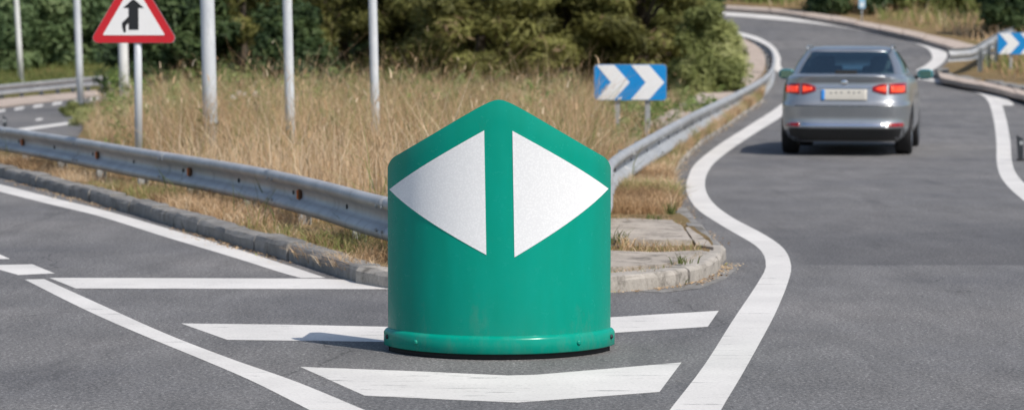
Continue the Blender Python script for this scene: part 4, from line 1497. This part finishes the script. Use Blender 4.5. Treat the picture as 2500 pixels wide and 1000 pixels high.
# parts of the island without grass: the slabbed nose and the footpath
nose_zone = [G(p[0], p[1]) for p in [(700, 730), (1180, 540), (1680, 540), (1830, 600), (1830, 760), (700, 760)]]
path_zone = [G(p[0], p[1], .15) for p in [(1560, 318), (1625, 282), (1685, 248), (1745, 211), (1795, 176), (1805, 140), (1800, 115), (1785, 100), (1830, 92), (1890, 140), (1895, 190), (1765, 262), (1690, 300), (1625, 335)]]
rgg = np.random.default_rng(5)
left_zone = [PS(-330, 150), PS(170, 205), G(165, 322), G(185, 280), G(330, 240), (-30, 70)]
isl = shrink(island_poly, .30)
isl_front = [p for p in isl]
def grass_field(poly, n, hrange, wr, rg, seed, bias, green=.06, excl=(), zoff=.06, cl=1.0, ymax=70):
    P = scatter(poly, n, rg, bias)
    dn = vnoise(P[:, 0], P[:, 1], 2.3, seed) * .6 + vnoise(P[:, 0], P[:, 1], 6.1, seed + 1) * .4
    keep = (rg.uniform(0, 1, len(P)) < .12 + 1.9 * (dn - .2)) & (P[:, 1] < ymax)
    for e in excl: keep &= ~inpoly(P[:, 0], P[:, 1], e)
    P = P[keep]; dn = dn[keep]
    z = terr(P[:, 0], P[:, 1]) + zoff + bank(P[:, 0], P[:, 1])
    hh = rg.uniform(hrange[0], hrange[1], len(P)) * (.55 + .7 * dn)
    return np.c_[P, z], hh, rg.uniform(wr[0], wr[1], len(P)), dn

# tall straw behind the rail
rail_line = [tuple(p[:2]) for p in resample(catmull(near[:9] + near[9:17], 6), step=1.0)[0]]
behind = [p for p in rail_line if p[0] / p[1] > -.163] + [(6.0, 60), (5.2, 68), (-9, 68), (-9.6, 60)] + [G(210, 288), G(180, 345)]
behind = shrink(behind, .25)
P, hh, wd, dn = grass_field(behind, 190000, (.16, 1.0), (.003, .008), rgg, 1.3, 1.25, excl=(path_zone,))
ln_edge = smoothstep(17, 24, P[:, 1])
ang_ = P[:, 0] / P[:, 1]
tall = .55 * vnoise(P[:, 0], P[:, 1], 1.9, 12.3) + .45 * vnoise(P[:, 0], P[:, 1], 5.3, 2.3)
hh = hh * (.12 + 1.9 * tall) * (.55 + .45 * ln_edge) * (1 - .30 * smoothstep(34, 56, P[:, 1])) * (.45 + .55 * smoothstep(-.165, -.115, ang_)) * (1 - .55 * smoothstep(.022, .04, ang_) * smoothstep(28, 36, P[:, 1]))
hue = vnoise(P[:, 0], P[:, 1], 1.1, 21.0)
tn = np.clip(.02 + .85 * hue + rgg.normal(0, .17, len(P)), 0, .86)
gz_ = vnoise(P[:, 0], P[:, 1], 1.5, 33.0) + rgg.normal(0, .12, len(P))
tn[(gz_ + .16 * smoothstep(36, 54, P[:, 1]) > .72) & (rgg.uniform(0, 1, len(P)) < .75)] = .98
Q, tq = blades("g", P, hh, wd, tn, rgg.uniform(.05, 1.0, len(P)), rgg, None)
k = rgg.uniform(0, 1, len(P)) < .07
Ps = P[k] + np.c_[rgg.normal(0, .05, (k.sum(), 2)), hh[k] * .85]
Qh, th = blades("h", Ps, rgg.uniform(.05, .12, k.sum()), rgg.uniform(.008, .02, k.sum()), np.clip(rgg.uniform(.1, .86, k.sum()), 0, .86), rgg.uniform(.2, 1.2, k.sum()), rgg, None)
# loose tall stalks against the dark trees
n_ = 9000
Pt = scatter(behind, n_, rgg, .8); Pt = Pt[(Pt[:, 1] > 36) & (Pt[:, 0] / Pt[:, 1] > -.14) & (Pt[:, 0] / Pt[:, 1] < .03)]
Pt = Pt[vnoise(Pt[:, 0], Pt[:, 1], 1.3, 3.0) + rgg.normal(0, .1, len(Pt)) > .5]
Pt = np.c_[Pt, terr(Pt[:, 0], Pt[:, 1]) + .05]
ht = rgg.uniform(.5, 1.1, len(Pt))
Qt, tt = blades("t", Pt, ht, rgg.uniform(.006, .012, len(Pt)), rgg.uniform(.1, .7, len(Pt)), rgg.uniform(.1, .7, len(Pt)), rgg, None)
tag(quads_object("dry_grass", np.concatenate([Q, Qh, Qt]), np.concatenate([tq, th, tt]), M['straw']), "tall straw-coloured grass filling the island behind the guardrail", "grass", kind="stuff")
# dense short straw between the rail and the kerbs
fields = []
strip_l = [PS(-200, 170), PS(0, 190), PS(340, 236), PS(600, 271), PS(780, 303), PS(940, 338), PS(1080, 360), G(1080, 690), G(900, 668), G(740, 628), G(600, 588), G(450, 543), G(300, 498), G(140, 456), G(0, 420)]
strip_r = [(.5, 19.6), (.72, 22), PS(1490, 256), PS(1600, 208), PS(1700, 160), PS(1800, 129), PS(1868, 112), G(1862, 252), G(1800, 297), G(1712, 356), G(1662, 402), G(1642, 440), G(1646, 478), G(1664, 525), G(1640, 543), G(1440, 543)]
for pl_, n_, hr in ((strip_l, 24000, (.03, .20)), (strip_r, 30000, (.05, .26))):
    P, hh, wd, dn = grass_field(pl_, n_, hr, (.003, .008), rgg, 8.4, 1.3, zoff=.07)
    tn = np.clip(.0 + .8 * vnoise(P[:, 0], P[:, 1], 3.1, 4.0) + rgg.normal(0, .2, len(P)), 0, .86)
    tn[(vnoise(P[:, 0], P[:, 1], 2.6, 17.0) > .66) & (rgg.uniform(0, 1, len(P)) < .6)] = .97
    fields.append(blades("g", P, hh, wd, tn, rgg.uniform(.2, 1.3, len(P)), rgg, None))
tag(quads_object("dry_grass", np.concatenate([f[0] for f in fields]), np.concatenate([f[1] for f in fields]), M['straw']), "matted short straw between the guardrail and the kerb stones", "grass", kind="stuff")
# straw growing over the broken part of the left kerb
over = [G(p[0], p[1], .1) for p in [(690, 585), (760, 606), (860, 632), (935, 645), (932, 655), (850, 646), (770, 622), (715, 606)]]
P, hh, wd, dn = grass_field(over, 1700, (.04, .17), (.003, .008), rgg, 5.9, 1.0, zoff=.02)
tn = np.clip(.1 + .6 * vnoise(P[:, 0], P[:, 1], 5, 4.0) + rgg.normal(0, .2, len(P)), 0, .86)
Q, tq = blades("g", P, hh, wd, tn, rgg.uniform(.3, 1.4, len(P)), rgg, None)
tag(quads_object("dry_grass", Q, tq, M['straw']), "straw spilling over the broken kerb left of the green marker", "grass", kind="stuff")
joint = [G(p[0], p[1], .12) for p in [(1480, 600), (1690, 598), (1722, 606), (1700, 616), (1480, 614)]]
joint2 = [G(p[0], p[1], .12) for p in [(1480, 536), (1640, 538), (1672, 556), (1640, 549), (1480, 549)]]
joint3 = [G(p[0], p[1], .12) for p in [(1480, 652), (1610, 645), (1700, 620), (1712, 628), (1620, 656), (1480, 664)]]
jf = []
for pl_, n_, hr in ((joint, 420, (.02, .09)), (joint2, 900, (.04, .16)), (joint3, 260, (.015, .06))):
    P, hh, wd, dn = grass_field(pl_, n_, hr, (.003, .007), rgg, 2.4, 1.0, zoff=.10)
    tn = np.clip(rgg.uniform(0, .8, len(P)), 0, .86); tn[rgg.uniform(0, 1, len(P)) < .2] = .98
    jf.append(blades("g", P, hh, wd, tn, rgg.uniform(.3, 1.5, len(P)), rgg, None))
tag(quads_object("dry_grass", np.concatenate([f[0] for f in jf]), np.concatenate([f[1] for f in jf]), M['straw']), "sparse dry weeds in the joints of the nose slabs", "grass", kind="stuff")
# dead leaves and grit along the kerbs
pts = []
for path_, n_, sp_ in ((catmull(kl, 8), 1500, .07), (catmull(kn, 10), 500, .05), (catmull(ks, 10), 1100, .055)):
    Pk, Lk = resample(path_, step=.05)
    i_ = rgg.integers(1, len(Pk) - 1, n_)
    d_ = Pk[i_ + 1 - 1] - Pk[i_ - 1]; d_ /= np.linalg.norm(d_, axis=1)[:, None] + 1e-9
    o_ = np.abs(rgg.normal(0, sp_, n_)) + .01
    den = vnoise(Pk[i_, 0], Pk[i_, 1], 2.7, 6.0) > .42
    q_ = Pk[i_] + np.stack([d_[:, 1], -d_[:, 0]], 1) * o_[:, None]
    pts.append(q_[den])
pts = np.concatenate(pts)
P = np.c_[pts, terr(pts[:, 0], pts[:, 1]) + .010]
Q, tq = leaf_cloud(rgg, [(tuple(p), (.004, .004, .003), 1, rgg.uniform(0, .8)) for p in P], .016, .7, 2.5)
tag(quads_object("leaf_litter", Q, tq, M['straw']), "dead leaves and grit gathered along the kerbs", "litter", kind="stuff")
# green blades among the straw
P, hh, wd, dn = grass_field(isl, 26000, (.12, .5), (.006, .014), rgg, 7.7, 1.4, excl=(nose_zone, path_zone, left_zone))
kk = vnoise(P[:, 0], P[:, 1], 1.6, 9) > .58
P, hh, wd, dn = P[kk], hh[kk], wd[kk], dn[kk]
Q, tq = blades("g", P, hh, wd, np.clip(dn + rgg.normal(0, .2, len(P)), 0, 1), rgg.uniform(.1, .8, len(P)), rgg, None)
tag(quads_object("green_grass", Q, tq, M['green_grass']), "patches of green grass among the island straw", "grass", kind="stuff")
# outer verge
vp = shrink(verge_poly, 1.0)
P, hh, wd, dn = grass_field(vp, 60000, (.15, .55), (.02, .05), rgg, 2.2, 1.0, zoff=.1, ymax=119)
inner_z = [G(p[0], p[1], .2) for p in [(2290, 196), (2420, 216), (2600, 272), (2600, 250), (2420, 199), (2290, 172)]]
k2 = ~inpoly(P[:, 0], P[:, 1], inner_z)
walk = [G(p[0], p[1], .16) for p in [(1740, 22), (1900, 30), (2100, 64), (2350, 128), (2430, 155), (2445, 130), (2370, 105), (2250, 77), (2100, 48), (1900, 19), (1740, 9)]]
k2 &= ~inpoly(P[:, 0], P[:, 1], walk)
P, hh, wd, dn = P[k2], hh[k2], wd[k2], dn[k2]
tn = np.clip(.15 + .6 * dn + rgg.normal(0, .15, len(P)), 0, .86)
gr = vnoise(P[:, 0], P[:, 1], .55, 5.5) + rgg.normal(0, .1, len(P)) > .66
tn[gr] = .98
Q, tq = blades("g", P, hh, wd, tn, rgg.uniform(.1, .7, len(P)), rgg, None)
tag(quads_object("dry_grass", Q, tq, M['straw']), "dry and green grass on the verge outside the bend", "grass", kind="stuff")
# far left verge
fvp = [G(*p) for p in lf_hi] + [(-6, 100), (-30, 100)]
P, hh, wd, dn = grass_field(fvp, 30000, (.06, .22), (.02, .05), rgg, 3.2, .9, zoff=.08, ymax=104)
Q, tq = blades("g", P, hh, wd, np.clip(.3 + .6 * dn + rgg.normal(0, .2, len(P)), 0, 1), rgg.uniform(.1, .7, len(P)), rgg, None)
tag(quads_object("green_grass", Q, tq, M['green_grass']), "green grass under the far guardrail", "grass", kind="stuff")

wc = []
Pw = scatter(behind, 1800, rgg, .7)
Pw = Pw[(Pw[:, 1] > 32) & (Pw[:, 0] / Pw[:, 1] > -.15) & (vnoise(Pw[:, 0], Pw[:, 1], 1.0, 44.0) > .5)]
for x, y in Pw[:620]:
    h_ = rgg.uniform(.4, 1.05) * (1 if x / y < .02 else .6)
    for q in range(6):
        f_ = rgg.uniform(.3, 1)
        wc.append(((x + rgg.normal(0, .09), y + rgg.normal(0, .09), T(x, y) + .05 + h_ * f_), (.12, .12, .10), 16, rgg.uniform(.1, .9)))
Q, tq = leaf_cloud(rgg, wc, .045, .55)
tag(quads_object("wild_weeds", Q, tq, M['weed']), "loose leafy weeds scattered through the island straw", "weeds", kind="stuff")

# ------------------------------------------------------------------ single weeds standing out of the straw
def weed(px, s, h, label, seed, leaf=.05, mat='weed', n=60, spread=.12, stems=1, flowers=0):
    rg = np.random.default_rng(seed)
    x, y = PS(px, s)
    t = empty("weed_plant", (x, y, T(x, y) + .05), 0, label, "plant")
    V = []; Fc = []; cl = []
    for q in range(stems):
        dx, dy = rg.normal(0, spread * .8, 2) if q else (0, 0)
        hh_ = h * (1 if q == 0 else rg.uniform(.45, .85))
        pts = [(dx * k / 5 + rg.normal(0, .012), dy * k / 5 + rg.normal(0, .012), hh_ * k / 5) for k in range(6)]
        v, f = tube_vf(pts, [.010 - .0012 * k for k in range(6)], 5, True, len(V)); V += v; Fc += f
        for k in range(int(n / stems / 6) + 2):
            f_ = rg.uniform(.1, 1); i0 = min(4, int(f_ * 5)); p = np.array(pts[i0]) + (np.array(pts[i0 + 1]) - np.array(pts[i0])) * (f_ * 5 - i0)
            sp = spread * (1.1 - .75 * f_)
            cl.append((tuple(p + rg.normal(0, sp * .5, 3) * np.array((1, 1, .3))), (sp * .7, sp * .7, sp * .5), 7, rg.uniform(.3, .9)))
    mesh("stem", V, Fc, M[mat], t)
    at = t.children[0].data.attributes.new("tint", 'FLOAT', 'POINT')
    at.data.foreach_set("value", [.5] * len(t.children[0].data.vertices))
    Q, tn = leaf_cloud(rg, cl, leaf, .6)
    quads_object("leaves", Q, tn, M[mat], t)
    if flowers:
        cf = [((rg.normal(0, spread), rg.normal(0, spread), h * rg.uniform(.7, 1.05)), (.05, .05, .045), 22, rg.uniform(.3, 1)) for _ in range(flowers)]
        for c_ in cf:
            Q, tn = leaf_cloud(rg, [c_], .028, .7)
            quads_object("seed_head", Q, tn, M['flower'], t)
    return t
weed(606, 150, 1.30, "tall pale green spike of a weed between the thickest and the middle post", 1, .035, n=80, spread=.07)
weed(640, 145, .85, "bushy green weed left of the middle slim post", 2, .05, n=90, spread=.2, stems=4)
weed(655, 140, 1.15, "thin dark stalk just left of the middle slim post", 3, .02, n=20, spread=.05)
weed(745, 145, 1.0, "leafy green weed just right of the middle slim post", 4, .055, n=120, spread=.2, stems=4)
weed(785, 140, .8, "low spreading green weed farther right of the middle slim post", 5, .05, n=90, spread=.22, stems=4)
weed(1000, 135, .75, "green weed between the slim post and the green marker's peak", 6, .04, n=60, spread=.14, stems=3)
weed(622, 165, .75, "plant with white seed heads left of the middle slim post", 7, .03, n=30, spread=.16, stems=4, flowers=9)
weed(1052, 150, .72, "plant with pale seed heads above the green marker's left slope", 8, .03, n=30, spread=.16, stems=4, flowers=6)
weed(1385, 140, .8, "green weed left of the blue chevron board", 9, .045, n=70, spread=.16, stems=3)
weed(1600, 165, .55, "green weed at the right post of the blue chevron board", 10, .04, n=60, spread=.14, stems=3)
weed(565, 160, .8, "green weed right beside the thickest post", 11, .05, n=70, spread=.16, stems=3)
def tuft(px, py, off, label, seed, h=.12, n=26, mat='green_grass'):
    rg = np.random.default_rng(seed)
    x, y = G(px, py, off)
    P = np.c_[x + rg.normal(0, .03, n), y + rg.normal(0, .03, n), np.full(n, T(x, y) + off - .01)]
    Q, tq = blades("g", P - np.array((x, y, T(x, y) + off)), rg.uniform(.4, 1, n) * h, rg.uniform(.006, .012, n), rg.uniform(.2, 1, n), rg.uniform(.3, 1.1, n), rg, None)
    t = quads_object("grass_tuft", Q, tq, M[mat])
    t.location = (x, y, T(x, y) + off)
    tag(t, label, "plant")
tuft(1666, 693, .0, "small green tuft growing at the foot of the nose kerb", 1, .07)
tuft(1548, 706, .0, "dry tuft in a kerb joint close to the marker's right side", 2, .08, 18, 'straw')
tuft(1668, 640, .13, "grey-green tuft between the nose slabs and the kerb", 3, .09)
tuft(1512, 592, .14, "weedy tuft on the slabs beside the marker", 4, .16)
tuft(1530, 600, .14, "straw tuft on the slabs beside the marker", 5, .12, 30, 'straw')
tuft(1715, 600, .10, "tuft at the rear corner of the nose kerb", 6, .05)
tuft(1640, 520, .12, "green tuft at the edge of the grass behind the slabs", 7, .16, 40)
tuft(1600, 540, .14, "low green clump against the back slab", 8, .10, 40)
tuft(1762, 655, .0, "dry brown tuft outside the rounded end of the nose kerb", 9, .05, 18, 'straw')
